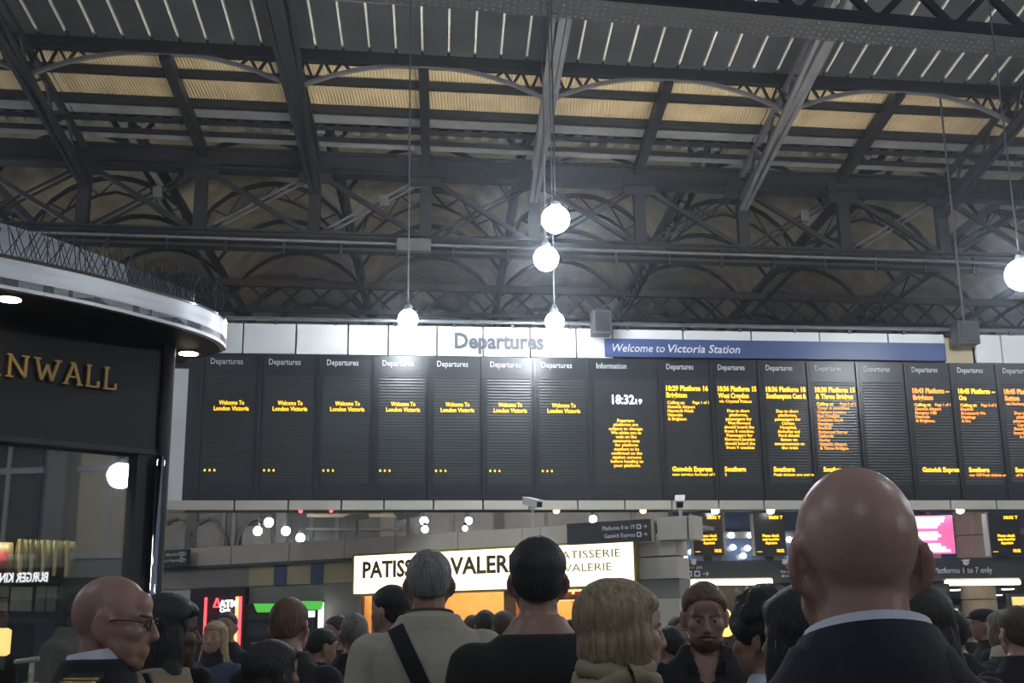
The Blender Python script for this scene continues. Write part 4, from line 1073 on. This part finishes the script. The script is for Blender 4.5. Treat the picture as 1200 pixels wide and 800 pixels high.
# lit shop sign on that facade; the kiosk window mirrors it
def mirror_hit(px, py, X):
    q = KP(px, py, -.05); d = (q - CAM).normalized(); d = d - KN * 2 * d.dot(KN); return q + d * ((X - q.x) / d.x)
a, b = mirror_hit(55, 681, 12.55), mirror_hit(-9, 681, 12.55); top_ = mirror_hit(30, 670.5, 12.55).z
bs = thing('facade_sign', 'lit white shop lettering on a dark panel across the hall, mirrored in the kiosk window', 'sign', (12.6, (a.y + b.y) / 2, a.z))
MB().box((12.62, (a.y + b.y) / 2, (a.z + top_) / 2), (.08, abs(a.y - b.y) + .5, (top_ - a.z) * 2.0)).build('sign_panel', m_black, bs)
for s_, f0, f1 in (('BURGER', 0, .58), ('KING', .63, 1)):
    text('lettering', s_, Vector((12.57, a.y + (b.y - a.y) * f0, a.z)), Vector((0, -1, 0)), Z, top_ - a.z, lamp('white_facade_lettering', (1, 1, 1), 3.5), bs, width=abs(b.y - a.y) * (f1 - f0), bold=.02)
MB().box((12.80, (a.y + b.y) / 2, (a.z + top_) / 2), (.3, abs(a.y - b.y), .1)).build('bracket', m_dgrey, bs)
# ================================================================== PEOPLE
def skinmat(name, col, rough=.42): return mat(name, col, rough, var=.10, scale=9, bump=.05, bscale=60)
def hairmat(name, col): return mat(name, col, .5, var=.45, scale=14, bump=.6, bscale=30, stretch=(6, 6, .7))
def clothmat(name, col): return mat(name, col, .85, var=.12, scale=5, bump=.25, bscale=14)
def remesh(mb, vox, iters=2, name='m'):
    me = mb.mesh(name, None); ob = bpy.data.objects.new(name, me); COL.objects.link(ob)
    r = ob.modifiers.new('r', 'REMESH'); r.mode = 'VOXEL'; r.voxel_size = vox; r.use_smooth_shade = True
    if iters:
        s = ob.modifiers.new('s', 'SMOOTH'); s.factor = .5; s.iterations = iters
    dg = bpy.context.evaluated_depsgraph_get(); dg.update()
    out = bpy.data.meshes.new_from_object(ob.evaluated_get(dg), depsgraph=dg)
    bpy.data.objects.remove(ob); bpy.data.meshes.remove(me)
    smooth(out); return out
TOR = [(.80, .150, .115, -.005), (.86, .170, .125, -.005), (.93, .174, .128, -.008), (1.03, .158, .115, 0), (1.10, .155, .112, 0), (1.20, .165, .120, 0), (1.29, .178, .128, .0), (1.35, .180, .122, -.004), (1.395, .168, .108, -.008), (1.43, .138, .094, -.012), (1.462, .104, .082, -.014), (1.49, .082, .074, -.013), (1.512, .074, .068, -.012)]
def torso(mb, infl, z0=.80, z1=2, w=1.0):
    rings = []
    for (z, a, b, yc) in TOR:
        if z < z0 - .001 or z > z1: continue
        rings.append([Vector(((a * w + infl) * math.copysign(abs(math.cos(t)) ** .85, math.cos(t)), yc + (b + infl) * math.copysign(abs(math.sin(t)) ** .85, math.sin(t)), z)) for t in [6.2831853 * k / 24 for k in range(24)]])
    mb.loft(rings)
def arms(mb, infl, pose, w=1.0, upto='wrist'):
    out = []
    for s in (-1, 1):
        sh = Vector((s * .180 * w, -.008, 1.365)); el = Vector((s * .235 * w, -.03, 1.11)); wr = Vector((s * .225 * w, .06, .875))
        if pose == 'phone' or (pose == 'phoneR' and s == 1) or (pose == 'phoneL' and s == -1):
            el = Vector((s * .23 * w, .03, 1.12)); wr = Vector((s * .10, .27, 1.28))
        if pose == 'up' and s == 1:
            el = Vector((s * .25 * w, .10, 1.18)); wr = Vector((s * .16, .16, 1.42))
        mb.cap(sh, el, .064 + infl, .048 + infl); mb.cap(el, wr, .047 + infl, (.031 + infl))
        out.append((s, el, wr))
    return out
def hand(mb, s, el, wr):
    d = (wr - el).normalized(); side = d.cross(Vector((s, 0, 0)))
    side = side.normalized() if side.length > .1 else Vector((0, 1, 0))
    nrm = d.cross(side).normalized()
    pc = wr + d * .05
    mb.cap(wr - d * .02, wr + d * .075, .028, .033); 
    for i, (o, l) in enumerate(((-.03, .055), (-.01, .068), (.01, .072), (.03, .062))):
        a = wr + d * .085 + side * o; b = a + d * l * .55 + nrm * .006 * s; c = b + d * l * .4 + nrm * .02 * s
        mb.cap(a, b, .0095, .009, 8); mb.cap(b, c, .009, .0075, 8)
    a = wr + d * .025 + side * .03; b = a + side * .035 + d * .035; mb.cap(a, b, .012, .010, 8); mb.cap(b, b + d * .03 + side * .005, .010, .008, 8)
def legs(mb, infl, shoe=False):
    for s in (-1, 1):
        hip = Vector((s * .092, 0, .88)); kn = Vector((s * .10, .012, .48)); an = Vector((s * .105, -.01, .09))
        mb.cap(hip, kn, .088 + infl, .056 + infl); mb.cap(kn, an, .055 + infl, .038 + infl)
def head_parts(mb, T, male=True, fine=True, ears=True):
    def e(c, r, **k):
        q = MB().ell(c, r, 20, 14, **k); mb.add([T @ v for v in q.v], q.f)
    def c(a, b, r0, r1):
        q = MB().cap(a, b, r0, r1, 10); mb.add([T @ v for v in q.v], q.f)
    e((0, -.012, .028), (.077, .098, .092)); e((0, .004, -.005), (.071, .088, .085))
    e((0, .030, -.045), (.060, .066, .072)); e((0, .062, -.095), (.030, .028, .026) if male else (.025, .026, .024))
    for s in (-1, 1):
        c((s * .062, -.005, -.04), (s * .032, .06, -.09), .016, .018); e((s * .040, .060, -.022), (.028, .026, .026)); e((s * .034, .050, -.058), (.028, .030, .034))
        c((s * .012, .086, .018), (s * .050, .066, .020), .011, .010)
        if ears:
            e((s * .080, -.006, -.012), (.008, .018, .030), rot=Matrix.Rotation(s * .40, 3, 'Z'))
            rim_ = [Vector((s * (.081 + .012 * max(0, -math.cos(a_))), -.008 - .021 * -math.cos(a_) * 1.0, -.010 + .034 * math.sin(a_))) for a_ in (.5, 1.1, 1.7, 2.3, 2.9, 3.5, 4.1, 4.6)]
            for x_, y_ in zip(rim_, rim_[1:]): c(x_, y_, .006, .006)
    e((0, .016, -.072), (.057, .062, .048))
    e((0, .074, .045), (.050, .018, .036))
    c((0, .094, .010), (0, .110, -.028), .0085, .0125); e((0, .106, -.033), (.017, .013, .010))
    c((-.018, .090, -.061), (.018, .090, -.061), .0075, .0075); c((-.015, .089, -.072), (.015, .089, -.072), .0085, .0085)
    e((0, .084, -.066), (.030, .014, .022))
def head_T(pitch=0, yaw=0, roll=0, dz=0):
    piv = Vector((0, -.01, 1.50)); c = Vector((0, .014, 1.620))
    R_ = Matrix.Rotation(yaw, 4, 'Z') @ Matrix.Rotation(pitch, 4, 'X') @ Matrix.Rotation(roll, 4, 'Y')
    return Matrix.Translation(piv + Z * dz) @ R_ @ Matrix.Translation(c - piv)
CACHE = {}
def body_mesh(vox, pose, hp, w, male):
    key = ('body', vox, pose, hp, w, male)
    if key in CACHE: return CACHE[key]
    mb = MB(); T = head_T(*hp)
    head_parts(mb, T, male)
    mb.cap(Vector((0, -.012, 1.44)), T @ Vector((0, -.018, -.04)), .068 if male else .054, .060 if male else .048, 16)
    torso(mb, 0, w=w); A_ = arms(mb, 0, pose, w); legs(mb, 0)
    for s in (-1, 1): mb.cap((s * .105, -.03, .045), (s * .12, .14, .035), .04, .035)
    for a in A_: hand(mb, *a)
    me = remesh(mb, vox, 5, 'body'); CACHE[key] = me; return me
def sub(a, key, fn):
    if key not in CACHE: CACHE[key] = fn()
    return CACHE[key]
def lerp_tab(tab, x):
    for (x0, y0), (x1, y1) in zip(tab, tab[1:]):
        if x <= x1: return y0 + (y1 - y0) * max(0, (x - x0) / (x1 - x0))
    return tab[-1][1]
HL = {'short': [(-1, -.068), (-.4, -.058), (-.05, -.02), (.1, .0), (.35, .025), (.62, .062), (1, .075)],
      'crop': [(-1, -.060), (-.4, -.050), (-.05, -.005), (.1, .01), (.35, .035), (.62, .075), (1, .088)],
      'fringe_bald': [(-1, -.07), (-.3, -.05), (0, -.01), (.2, .01), (.4, .2), (1, .2)]}
def hair_mesh(style, vox, thick, hp, seed=0):
    key = ('hair', style, vox, thick, hp, seed)
    if key in CACHE: return CACHE[key]
    T = head_T(*hp); mb = MB()
    base = style if style in HL else 'short'
    tab = HL[base]
    def fn(d, q):
        z = q.z + .018; line = lerp_tab(tab, d.y)
        k = max(0, min(1, (z - line) / .018 + .5)); k = k * k * (3 - 2 * k)
        n_ = noise.noise(Vector((d.x * 5 + seed, d.y * 5, d.z * 3))) * .012 + noise.noise(Vector((d.x * 14, d.y * 14 + seed, d.z * 8))) * .006
        side_ = max(0, abs(d.x) - .3) / .7 * max(0, min(1, (.07 - z) / .06))
        f = .88 + k * (.12 + thick * (1 - .95 * side_) - .035 * side_ + (n_ if thick > .03 else n_ * .3))
        topf = 1 + (.30 * thick * max(0, d.z) * k); sq = 1 + (.45 * thick + .02) * k * 4 * max(0, d.z) * (1 - abs(d.z)) * .8
        return Vector((q.x * f * sq, q.y * f * sq, q.z * f * topf))
    s_ = MB().ell((0, -.014, .018), (.083, .106, .104), 48, 36, fn)
    if style in HL:
        me0 = MB().add([T @ v for v in s_.v], s_.f).mesh('hair', None, sm=True); CACHE[key] = me0; return me0
    mb.add([T @ v for v in s_.v], s_.f)
    def e(c, r, nz=.1):
        q = MB().ell(c, r, 28, 20, lambda d, q: q * (1 + nz * noise.noise(Vector((d.x * 7 + seed, d.y * 7, d.z * 1.5)))))
        mb.add([T @ v for v in q.v], q.f)
    if style == 'bob':
        e((0, -.035, .035), (.098, .108, .10), .04); e((0, -.052, -.035), (.090, .075, .098)); 
        for s in (-1, 1): e((s * .066, -.012, -.038), (.033, .066, .092)); 
        e((0, .030, .072), (.072, .060, .042), .03)
    elif style == 'long':
        e((0, -.03, .03), (.092, .105, .10), .05); e((0, -.075, -.09), (.085, .055, .17)); e((0, -.085, -.22), (.10, .05, .16))
        for s in (-1, 1): e((s * .070, -.015, -.07), (.030, .055, .14)); e((s * .085, -.01, -.20), (.035, .05, .13))
        e((0, .055, .075), (.06, .045, .035))
    elif style == 'curly':
        e((0, -.015, .04), (.098, .115, .10), .16); e((0, -.06, -.02), (.085, .07, .085), .2)
        rr = random.Random(seed + 5)
        for i in range(46):
            a = rr.uniform(0, 6.28); t = rr.uniform(0, 1.45); dd = Vector((math.sin(t) * math.cos(a), math.sin(t) * math.sin(a), math.cos(t)))
            if dd.y > .6 and dd.z < .5: continue
            e((dd.x * .092, dd.y * .105 - .015, .04 + dd.z * .095), (.024, .024, .024), .2)
    me = remesh(mb, max(.006, vox * .8), 1, 'hair'); CACHE[key] = me; return me
def top_mesh(vox, pose, w, infl, hood=False, vneck=False, length=.78, neck=2.0):
    key = ('top', vox, pose, w, infl, hood, vneck, length, neck)
    if key in CACHE: return CACHE[key]
    mb = MB(); torso(mb, infl, w=w, z1=neck); arms(mb, infl * .9 + .004, pose, w)
    rings = []
    for z, a in ((length - .08, .178), (.86, .174)):
        rings.append([Vector(((a * w + infl + .01) * math.cos(t), (.125 + infl) * math.sin(t), z)) for t in [6.2831853 * k / 24 for k in range(24)]])
    mb.loft(rings)
    if hood:
        mb.ell((0, -.10, 1.47), (.12, .06, .085))
    me = remesh(mb, vox, 4, 'top')
    # folds
    bm = bmesh.new(); bm.from_mesh(me)
    for v in bm.verts:
        n_ = noise.noise(Vector((v.co.x * 9, v.co.y * 9 + 3, v.co.z * 5))) * .010 + noise.noise(Vector((v.co.x * 3 + v.co.z * 14, v.co.y * 5, v.co.z * 8))) * .006
        v.co += v.normal * (n_ if v.co.z < 1.46 else n_ * .3)
    if vneck:
        kill = [f for f in bm.faces if f.calc_center_median().y > .02 and f.calc_center_median().z > 1.30 and abs(f.calc_center_median().x) < (f.calc_center_median().z - 1.30) * .30]
        bmesh.ops.delete(bm, geom=kill, context='FACES')
    bm.to_mesh(me); bm.free(); smooth(me)
    CACHE[key] = me; return me
def legs_mesh():
    def f():
        mb = MB(); legs(mb, .014); 
        rings = [[Vector(((a + .012) * math.cos(t), (b + .012) * math.sin(t), z)) for t in [6.2831853 * k / 20 for k in range(20)]] for z, a, b in ((.80, .155, .115), (.90, .172, .126), (1.0, .162, .118))]
        mb.loft(rings); return remesh(mb, .016, 2, 'trousers')
    return sub(None, 'legs', f)
def shoe_mesh():
    def f():
        mb = MB(); mb.cap((0, -.05, .05), (0, .13, .038), .05, .04); mb.box((0, .04, .012), (.09, .26, .024)); mb.cap((0, -.04, .06), (0, -.035, .12), .05, .05)
        return remesh(mb, .012, 2, 'shoe')
    return sub(None, 'shoe', f)
def pmesh(me, m):
    c = me.copy(); c.materials.clear(); c.materials.append(m); return c
def person(px, py, Y, face, label, skin, hair, top, style='short', thick=.07, hp=(0, 0, 0), pose='down', w=1.0, male=True, vox=None, infl=.016, hood=False, vneck=False,
           trousers=None, eyes=True, group=None, h=None, neck=2.0):
    pt = P(px, py, Y); hgt_ = pt.z if h is None else h
    sc = hgt_ / (1.743 + (hp[3] if len(hp) > 3 else 0))
    R_ = math.radians(face)
    d0 = Matrix.Rotation(R_, 3, 'Z') @ (head_T(*hp).translation * sc)
    t = thing('person', label, 'person', (pt.x - d0.x, pt.y - d0.y, 0), R_, group, scale=sc)
    near = Y < 6
    v = vox or (.0075 if near else .012)
    Mw = WM[t]
    place('body', pmesh(body_mesh(v, pose, hp, w, male), skin), t)
    place('top', pmesh(top_mesh(.011 if near else .016, pose, w, infl, hood, vneck, .78, neck), top), t)
    place('trousers', pmesh(legs_mesh(), trousers or MATS['dark_trousers']), t)
    for s in (-1, 1):
        o = place('shoe', pmesh(shoe_mesh(), MATS['black_leather']), t); o.location = (s * .108, .0, 0)
    if hair: place('hair', pmesh(hair_mesh(style, v, thick, hp, int(abs(px)) % 17), hair), t)
    T = head_T(*hp)
    if eyes:
        for s in (-1, 1):
            e = MB().ell(T @ Vector((s * .031, .0765, -.001)), (.0115, .0105, .0065), 12, 8)
            eo = e_build(e, 'eye', MATS['eye_white'], t)
            i = MB().ell(T @ Vector((s * .031, .0845, -.001)), (.006, .004, .0055), 10, 6); e_build(i, 'iris', MATS['iris_dark'], t, eo)
            l = MB().ell(T @ Vector((s * .031, .0768, .0035)), (.0132, .0118, .0072), 12, 8); e_build(l, 'eyelid', skin, t)
            if hair or style == 'bald':
                b = MB().cap(T @ Vector((s * .012, .094, .020)), T @ Vector((s * .048, .078, .022)), .0045, .003, 6); e_build(b, 'eyebrow', hair or MATS['brown_hair'], t)
    return t, T
def e_build(mb, name, m, root, parent=None):
    me = mb.mesh(name, m, None, True); return place(name, me, parent or root)
m_trs = clothmat('dark_trousers', (.018, .018, .022)); m_lea = mat('black_leather', (.012, .011, .011), .35)
mat('eye_white', (.55, .52, .5), .3); mat('iris_dark', (.02, .014, .01), .2)
sk_a = skinmat('fair_skin', (.46, .27, .20)); sk_b = skinmat('ruddy_skin', (.37, .205, .145)); sk_c = skinmat('tan_skin', (.30, .165, .11)); sk_d = skinmat('dark_skin', (.10, .055, .035))
h_br = hairmat('brown_hair', (.075, .045, .025)); h_bk = hairmat('black_hair', (.012, .011, .010)); h_gr = hairmat('grey_hair', (.22, .20, .18)); h_bl = hairmat('dark_blond_hair', (.34, .25, .13)); h_gb = hairmat('ginger_brown_hair', (.15, .078, .035)); h_lt = hairmat('light_blond_hair', (.42, .30, .15))
c_blk = clothmat('black_cloth', (.011, .0112, .0125)); c_suit = clothmat('dark_navy_suit', (.013, .014, .02)); c_crm = clothmat('cream_jacket_cloth', (.46, .41, .31)); c_tee = clothmat('black_tee', (.014, .0135, .011))
c_drk = clothmat('charcoal_coat', (.022, .021, .022)); c_bei = clothmat('beige_coat', (.33, .25, .16)); c_den = clothmat('blue_denim', (.05, .07, .12)); c_wht = clothmat('white_shirt', (.62, .63, .68)); c_brn = clothmat('brown_coat', (.06, .04, .028)); c_grn = clothmat('olive_jacket', (.05, .05, .035))
def ringcollar(t, m, z0=1.455, z1=1.535, r0=(.088, .080), r1=(.070, .068), tilt=.02, name='collar', th_=.006):
    N = 32; rings = []
    for (z, r, k) in ((z0, r0, 0), (z1, r1, 0), (z1, r1, -th_), (z0, r0, -th_)):
        rings.append([Vector(((r[0] + k) * math.cos(a), -.012 + (r[1] + k) * math.sin(a), z - tilt * math.sin(a))) for a in [6.2831853 * i / N for i in range(N)]])
    rings.append(rings[0])
    return e_build(MB().loft(rings, False), name, m, t)

# ---- 1 bald man in a dark suit, back to us
t, T = person(993, 546, 1.56, 2, 'bald man in dark suit with white collar, seen from behind, close in front', skinmat('flushed_scalp', (.44, .255, .19), .38), None, c_suit, style='bald', hp=(.0, 0, 0), w=1.06, infl=.022, vox=.006)
ringcollar(t, c_wht, 1.470, 1.528, (.104, .098), (.080, .079), .024)
ringcollar(t, c_suit, 1.440, 1.517, (.130, .112), (.090, .087), .024, 'jacket_collar', .008)
# ---- 2 bald man with glasses and uniform, facing right
t, T = person(137, 672, 3.0, -86, 'bald man in glasses and dark uniform with gold epaulette, facing the shops', sk_b, None, c_blk, style='bald', hp=(-.06, .0, 0, -.018), w=1.05, infl=.02, vox=.006)
ringcollar(t, c_wht, 1.43, 1.532, (.104, .096), (.078, .075), -.012)
e_build(MB().prism([Vector((-.022, .105, 1.475)), Vector((.022, .105, 1.475)), Vector((.012, .118, 1.445)), Vector((.035, .155, 1.15)), Vector((-.035, .155, 1.15)), Vector((-.012, .118, 1.445))], (0, .012, 0)), 'tie', c_blk, t)
gm = mat('gunmetal_glasses', (.02, .018, .016), .3); gg = MB()
for s in (-1, 1):
    pts = [T @ Vector((s * .033 + .024 * math.cos(a), .104 - abs(.33 * (.024 * math.cos(a) * s)) , .000 + .016 * math.sin(a))) for a in [6.2831853 * i / 16 for i in range(17)]]
    gg.tube(pts, .0018, 6); gg.tube([T @ Vector((s * .057, .096, .006)), T @ Vector((s * .080, .03, .008)), T @ Vector((s * .082, -.015, .002))], .0022, 6)
gg.tube([T @ Vector((-.010, .108, .004)), T @ Vector((.010, .108, .004))], .0018, 6)
e_build(gg, 'glasses', gm, t)
for s in (-1, 1):
    ep = e_build(MB().hexa([Vector((s * .11, -.045, 1.468)), Vector((s * .11, .035, 1.468)), Vector((s * .215, .035, 1.438)), Vector((s * .215, -.045, 1.438))], [Vector((s * .11, -.045, 1.482)), Vector((s * .11, .035, 1.482)), Vector((s * .215, .035, 1.452)), Vector((s * .215, -.045, 1.452))]), 'epaulette', c_blk, t)
    for k in range(2):
        x = s * (.165 + .025 * k); z = 1.482 - .286 * (abs(x) - .11)
        e_build(MB().box((x, -.005, z), (.012, .082, .008)), 'gold_stripe', mat('gold_braid', (.55, .36, .12), .4, metal=.5), t, ep)
# ---- 3 grey haired man, cream jacket, bag strap
t3, T = person(503, 644, 4.6, 4, 'grey haired man in cream jacket with black bag strap, seen from behind', sk_b, h_gr, c_crm, 'crop', .035, w=1.10, infl=.028)
ringcollar(t3, c_crm, 1.43, 1.512, (.125, .108), (.088, .083), .015)
ringcollar(t3, clothmat('dark_piping', (.06, .05, .045)), 1.509, 1.519, (.090, .085), (.089, .084), .015, 'collar_piping', .008)
# ---- 4 black haired man in a black t-shirt
t, T = person(629, 633, 3.8, 4, 'man with thick black hair in black T-shirt, seen from behind', sk_b, h_bk, c_tee, 'short', .11, w=1.08, infl=.018, neck=1.47)
# ---- 5 blond bob woman
t, T = person(730, 682, 2.95, -74, 'woman with dark blond bob haircut and beige scarf, facing away to the right', sk_a, h_bl, c_bei, 'bob', .10, hp=(-.05, 0, 0), male=False, w=.95)
sc_ = MB()
for k, (z, r, tl) in enumerate(((1.455, .105, .01), (1.49, .100, .02), (1.52, .088, -.01))):
    pts = [Vector((r * math.cos(a), -.01 + r * .92 * math.sin(a), z + tl * math.sin(a * 2 + k) * .8)) for a in [6.2831853 * i / 24 for i in range(25)]]
    sc_.tube(pts, [.024 + .006 * math.sin(i * 1.7 + k) for i in range(25)], 10, False)
e_build(sc_, 'scarf', clothmat('beige_knit', (.36, .29, .19)), t)
# ---- 6 bearded man facing us
t, T = person(824, 682, 4.5, 172, 'bearded young man in open necked black shirt, facing us and looking down', sk_b, h_gb, c_blk, 'short', .09, hp=(-.20, .05, 0), vneck=True, w=1.04, vox=.006)
bd_ = MB()
def bfn(d, q):
    k = 1.0 if (d.y > -.35 and d.z < .25) else .80
    return q * k
q = MB().ell((0, .028, -.066), (.068, .076, .064), 28, 20, lambda d, q: q * ((1.02 + .04 * noise.noise(d * 9)) if (d.y > -.2 and d.z < .10 - .25 * abs(d.x)) else .85))
bd_.add([T @ v for v in q.v], q.f)
for s in (-1, 1):
    q = MB().cap((s * .003, .108, -.050), (s * .030, .092, -.058), .007, .006); bd_.add([T @ v for v in q.v], q.f)
e_build(bd_, 'beard', h_gb, t)
m_lip = mat('lip_skin', (.36, .13, .11), .4)
q = MB().ell((0, .103, -.0665), (.021, .008, .0075), 14, 8); e_build(MB().add([T @ v for v in q.v], q.f), 'lips', m_lip, t)
cl = MB()
for s in (-1, 1):
    cl.hexa([Vector((s * .075, -.01, 1.512)), Vector((s * .085, .03, 1.492)), Vector((s * .055, .115, 1.405)), Vector((s * .03, .112, 1.42))], [Vector((s * .083, -.01, 1.515)), Vector((s * .098, .03, 1.488)), Vector((s * .07, .13, 1.398)), Vector((s * .04, .127, 1.412))])
e_build(cl, 'shirt_collar', c_blk, t)
# ---- 7 curly dark haired man, white collar
t, T = person(894, 696, 3.4, 42, 'man with dark curly hair and shiny pale jacket, turned towards the bearded man', sk_c, h_bk, mat('shiny_pale_jacket', (.42, .44, .50), .3, var=.3, scale=7), 'curly', .12, w=.98, hp=(-.1, .15, 0))
# ---- 8 dark hair beside the bald man
person(934, 690, 2.7, 25, 'dark haired woman half hidden behind the bald man', sk_c, h_bk, c_blk, 'long', .1, male=False, w=.92)
# ---- 9 long dark hair right of bald man
person(1083, 690, 3.9, -12, 'long dark haired woman in dark coat right beside the bald man', sk_c, hairmat('dark_brown_hair', (.028, .020, .015)), c_drk, 'long', .12, male=False, w=.95, infl=.022)
# ---- 10..12
t, T = person(1112, 716, 6.4, 10, 'person in black coat with pale shoulder strap by the white poster board', sk_c, h_bk, c_blk, 'short', .1)
e_build(MB().tube([Vector((-.12, -.13, 1.43)), Vector((0, -.165, 1.30)), Vector((.16, -.15, 1.10))], .014, 6), 'strap', c_wht, t)
t, T = person(1151, 714, 9.2, 70, 'person in dark flat cap and coat in front of the cream column', sk_c, h_bk, c_blk, 'short', .04)
q = MB().ell((0, -.008, .075), (.092, .115, .058), 20, 12); b = MB().ell((0, .115, .062), (.068, .07, .008), 16, 6)
e_build(MB().add([T @ v for v in q.v], q.f).add([T @ v for v in b.v], b.f), 'cap', c_drk, t)
t, T = person(1189, 712, 5.6, 8, 'brown haired person in black coat at the edge of the crowd', sk_a, h_br, c_blk, 'short', .1, w=1.05)
t, T = person(1172, 716, 7.2, 30, 'person with pale fur collar beside the black coated person', sk_a, hairmat('dull_blond_hair', (.16, .12, .07)), c_drk, 'bob', .1, male=False)
ringcollar(t, clothmat('pale_fur', (.42, .36, .27)), 1.42, 1.53, (.13, .12), (.10, .095), .02, 'fur_collar', .03)
# ---- left group
t, T = person(200, 700, 3.9, -60, 'person with long black hair and beige coat behind the man with glasses', sk_d, h_bk, c_bei, 'long', .14, w=1.0, infl=.03)
e_build(MB().tube([Vector((-.11, .12, 1.40)), Vector((-.12, .0, 1.485)), Vector((-.11, -.13, 1.40)), Vector((-.10, -.165, 1.2))], .02, 8), 'backpack_strap', clothmat('dark_red_strap', (.10, .02, .015)), t)
person(214, 722, 6.8, -20, 'person in black top standing behind the black haired person in beige', sk_d, h_bk, c_blk, 'crop', .04, w=.95)
t, T = person(252, 728, 8.5, 170, 'blond woman in black scarf and denim facing us by the purple cash bay', sk_a, h_lt, c_den, 'long', .08, male=False, w=.95)
ringcollar(t, c_blk, 1.36, 1.56, (.14, .13), (.085, .09), .0, 'scarf', .03)
person(266, 717, 9.6, 175, 'dark haired man facing us just behind the blond woman', sk_b, h_br, c_blk, 'crop', .06)
person(341, 701, 5.2, -14, 'man with short ginger brown hair in dark jacket at the cash machines', sk_a, h_gb, c_drk, 'crop', .05, w=1.06, infl=.022)
t, T = person(322, 752, 4.0, -40, 'dark haired woman in brown coat holding her hand up by the cash machines', sk_c, h_bk, c_brn, 'long', .1, male=False, pose='up', w=.92)
person(379, 735, 7.6, -60, 'dark haired person with bowed head in the cash machine queue', sk_b, h_bk, c_blk, 'short', .08, hp=(-.3, 0, 0))
person(395, 722, 8.2, 120, 'brown haired man turned towards the crowd near the green cash machine', sk_b, h_br, c_drk, 'short', .08)
person(415, 718, 6.8, 20, 'grey cropped man in black coat beside the dark haired shop visitor', sk_b, h_gr, c_blk, 'crop', .03, w=1.05)
person(457, 688, 6.2, 55, 'dark haired man in black top beside the man in cream jacket', sk_a, h_bk, c_blk, 'short', .12)
person(568, 716, 9.4, 15, 'dark haired person in the gap between cream jacket and black T-shirt', sk_c, h_bk, c_drk, 'short', .1, eyes=False)
person(590, 717, 9.0, -10, 'dark haired person standing close behind the black T-shirt shoulder', sk_c, h_br, c_blk, 'short', .1, eyes=False)
person(553, 721, 11.2, 20, 'far shop customer with brown hair seen over the cream shoulder', sk_b, h_br, c_brn, 'short', .08, eyes=False)
person(672, 727, 8.5, -60, 'dark haired customer by the cake cabinet next to the blond bob', sk_b, h_bk, c_drk, 'short', .1, eyes=False)
person(783, 735, 7.4, 40, 'dark haired person between the blond bob and the bearded man', sk_c, h_bk, c_blk, 'short', .1, eyes=False)
person(797, 722, 8.4, 200, 'brown haired person behind the shoulder of the bearded man', sk_b, h_br, c_drk, 'crop', .08)
person(1132, 726, 12.0, -20, 'far traveller in dark coat beside the cream column', sk_b, h_br, c_drk, 'short', .08, eyes=False)
person(1168, 724, 11.0, 10, 'far traveller with black hair past the cream column', sk_c, h_bk, c_blk, 'short', .08, eyes=False)

# ---- shoulder bag of the man in cream (hangs from him: a thing of its own)
sw = WM[t3]
tm_ = top_mesh(.011, 'down', 1.10, .028, False, False)
bv = BVHTree.FromPolygons([v.co for v in tm_.vertices], [tuple(p.vertices) for p in tm_.polygons])
pts = []
for i in range(40):
    a = i / 39; x = -.135 + .30 * a; z = 1.50 - .62 * a
    h_ = bv.ray_cast(Vector((x, -.6, z)), Vector((0, 1, 0)))
    if h_[0]: pts.append((h_[0] - Vector((0, .006, 0)), x, z))
bag = thing('shoulder_bag', 'black shoulder bag with wide strap worn by the man in cream jacket', 'bag', sw @ Vector((.24, -.12, .82)))
mb = MB(); dirv = Vector((.30, 0, -.62)).normalized(); sd = Vector((.62, 0, .30)).normalized()
vs = []
for p, x, z in pts:
    for k in (-.03, .03):
        h_ = bv.ray_cast(Vector((x + sd.x * k, -.6, z + sd.z * k)), Vector((0, 1, 0)))
        q = h_[0] - Vector((0, .007, 0)) if h_[0] else p + sd * k
        vs.append(q)
vs2 = [v + Vector((0, .012, 0)) for v in vs]; n_ = len(pts)
mb.add([sw @ v for v in vs + vs2], [(2 * i, 2 * i + 1, 2 * i + 3, 2 * i + 2) for i in range(n_ - 1)] + [(2 * n_ + 2 * i, 2 * n_ + 2 * i + 2, 2 * n_ + 2 * i + 3, 2 * n_ + 2 * i + 1) for i in range(n_ - 1)])
mb.build('strap', c_blk, bag)
q = MB().box((.27, -.10, .80), (.12, .34, .26)); MB().add([sw @ v for v in q.v], q.f).build('bag_body', c_blk, bag)
# ================================================================== ADDED HAZE in place of lens veiling and lamp bloom
hz = bpy.data.materials.new('lens_veil_haze'); hz.use_nodes = True; nt = hz.node_tree; nt.nodes.clear()
o_ = nt.nodes.new('ShaderNodeOutputMaterial'); vs_ = nt.nodes.new('ShaderNodeVolumeScatter')
vs_.inputs['Color'].default_value = (.80, .88, 1.0, 1); vs_.inputs['Density'].default_value = .0032; vs_.inputs['Anisotropy'].default_value = .84
nt.links.new(vs_.outputs[0], o_.inputs['Volume'])
hb = MB().box((1, 18, 7.4), (46, 76, 15)).build('lens_veil_haze', hz); tag(hb, 'added thin bluish haze standing in for lens veil and lamp bloom', 'haze', kind='stuff')
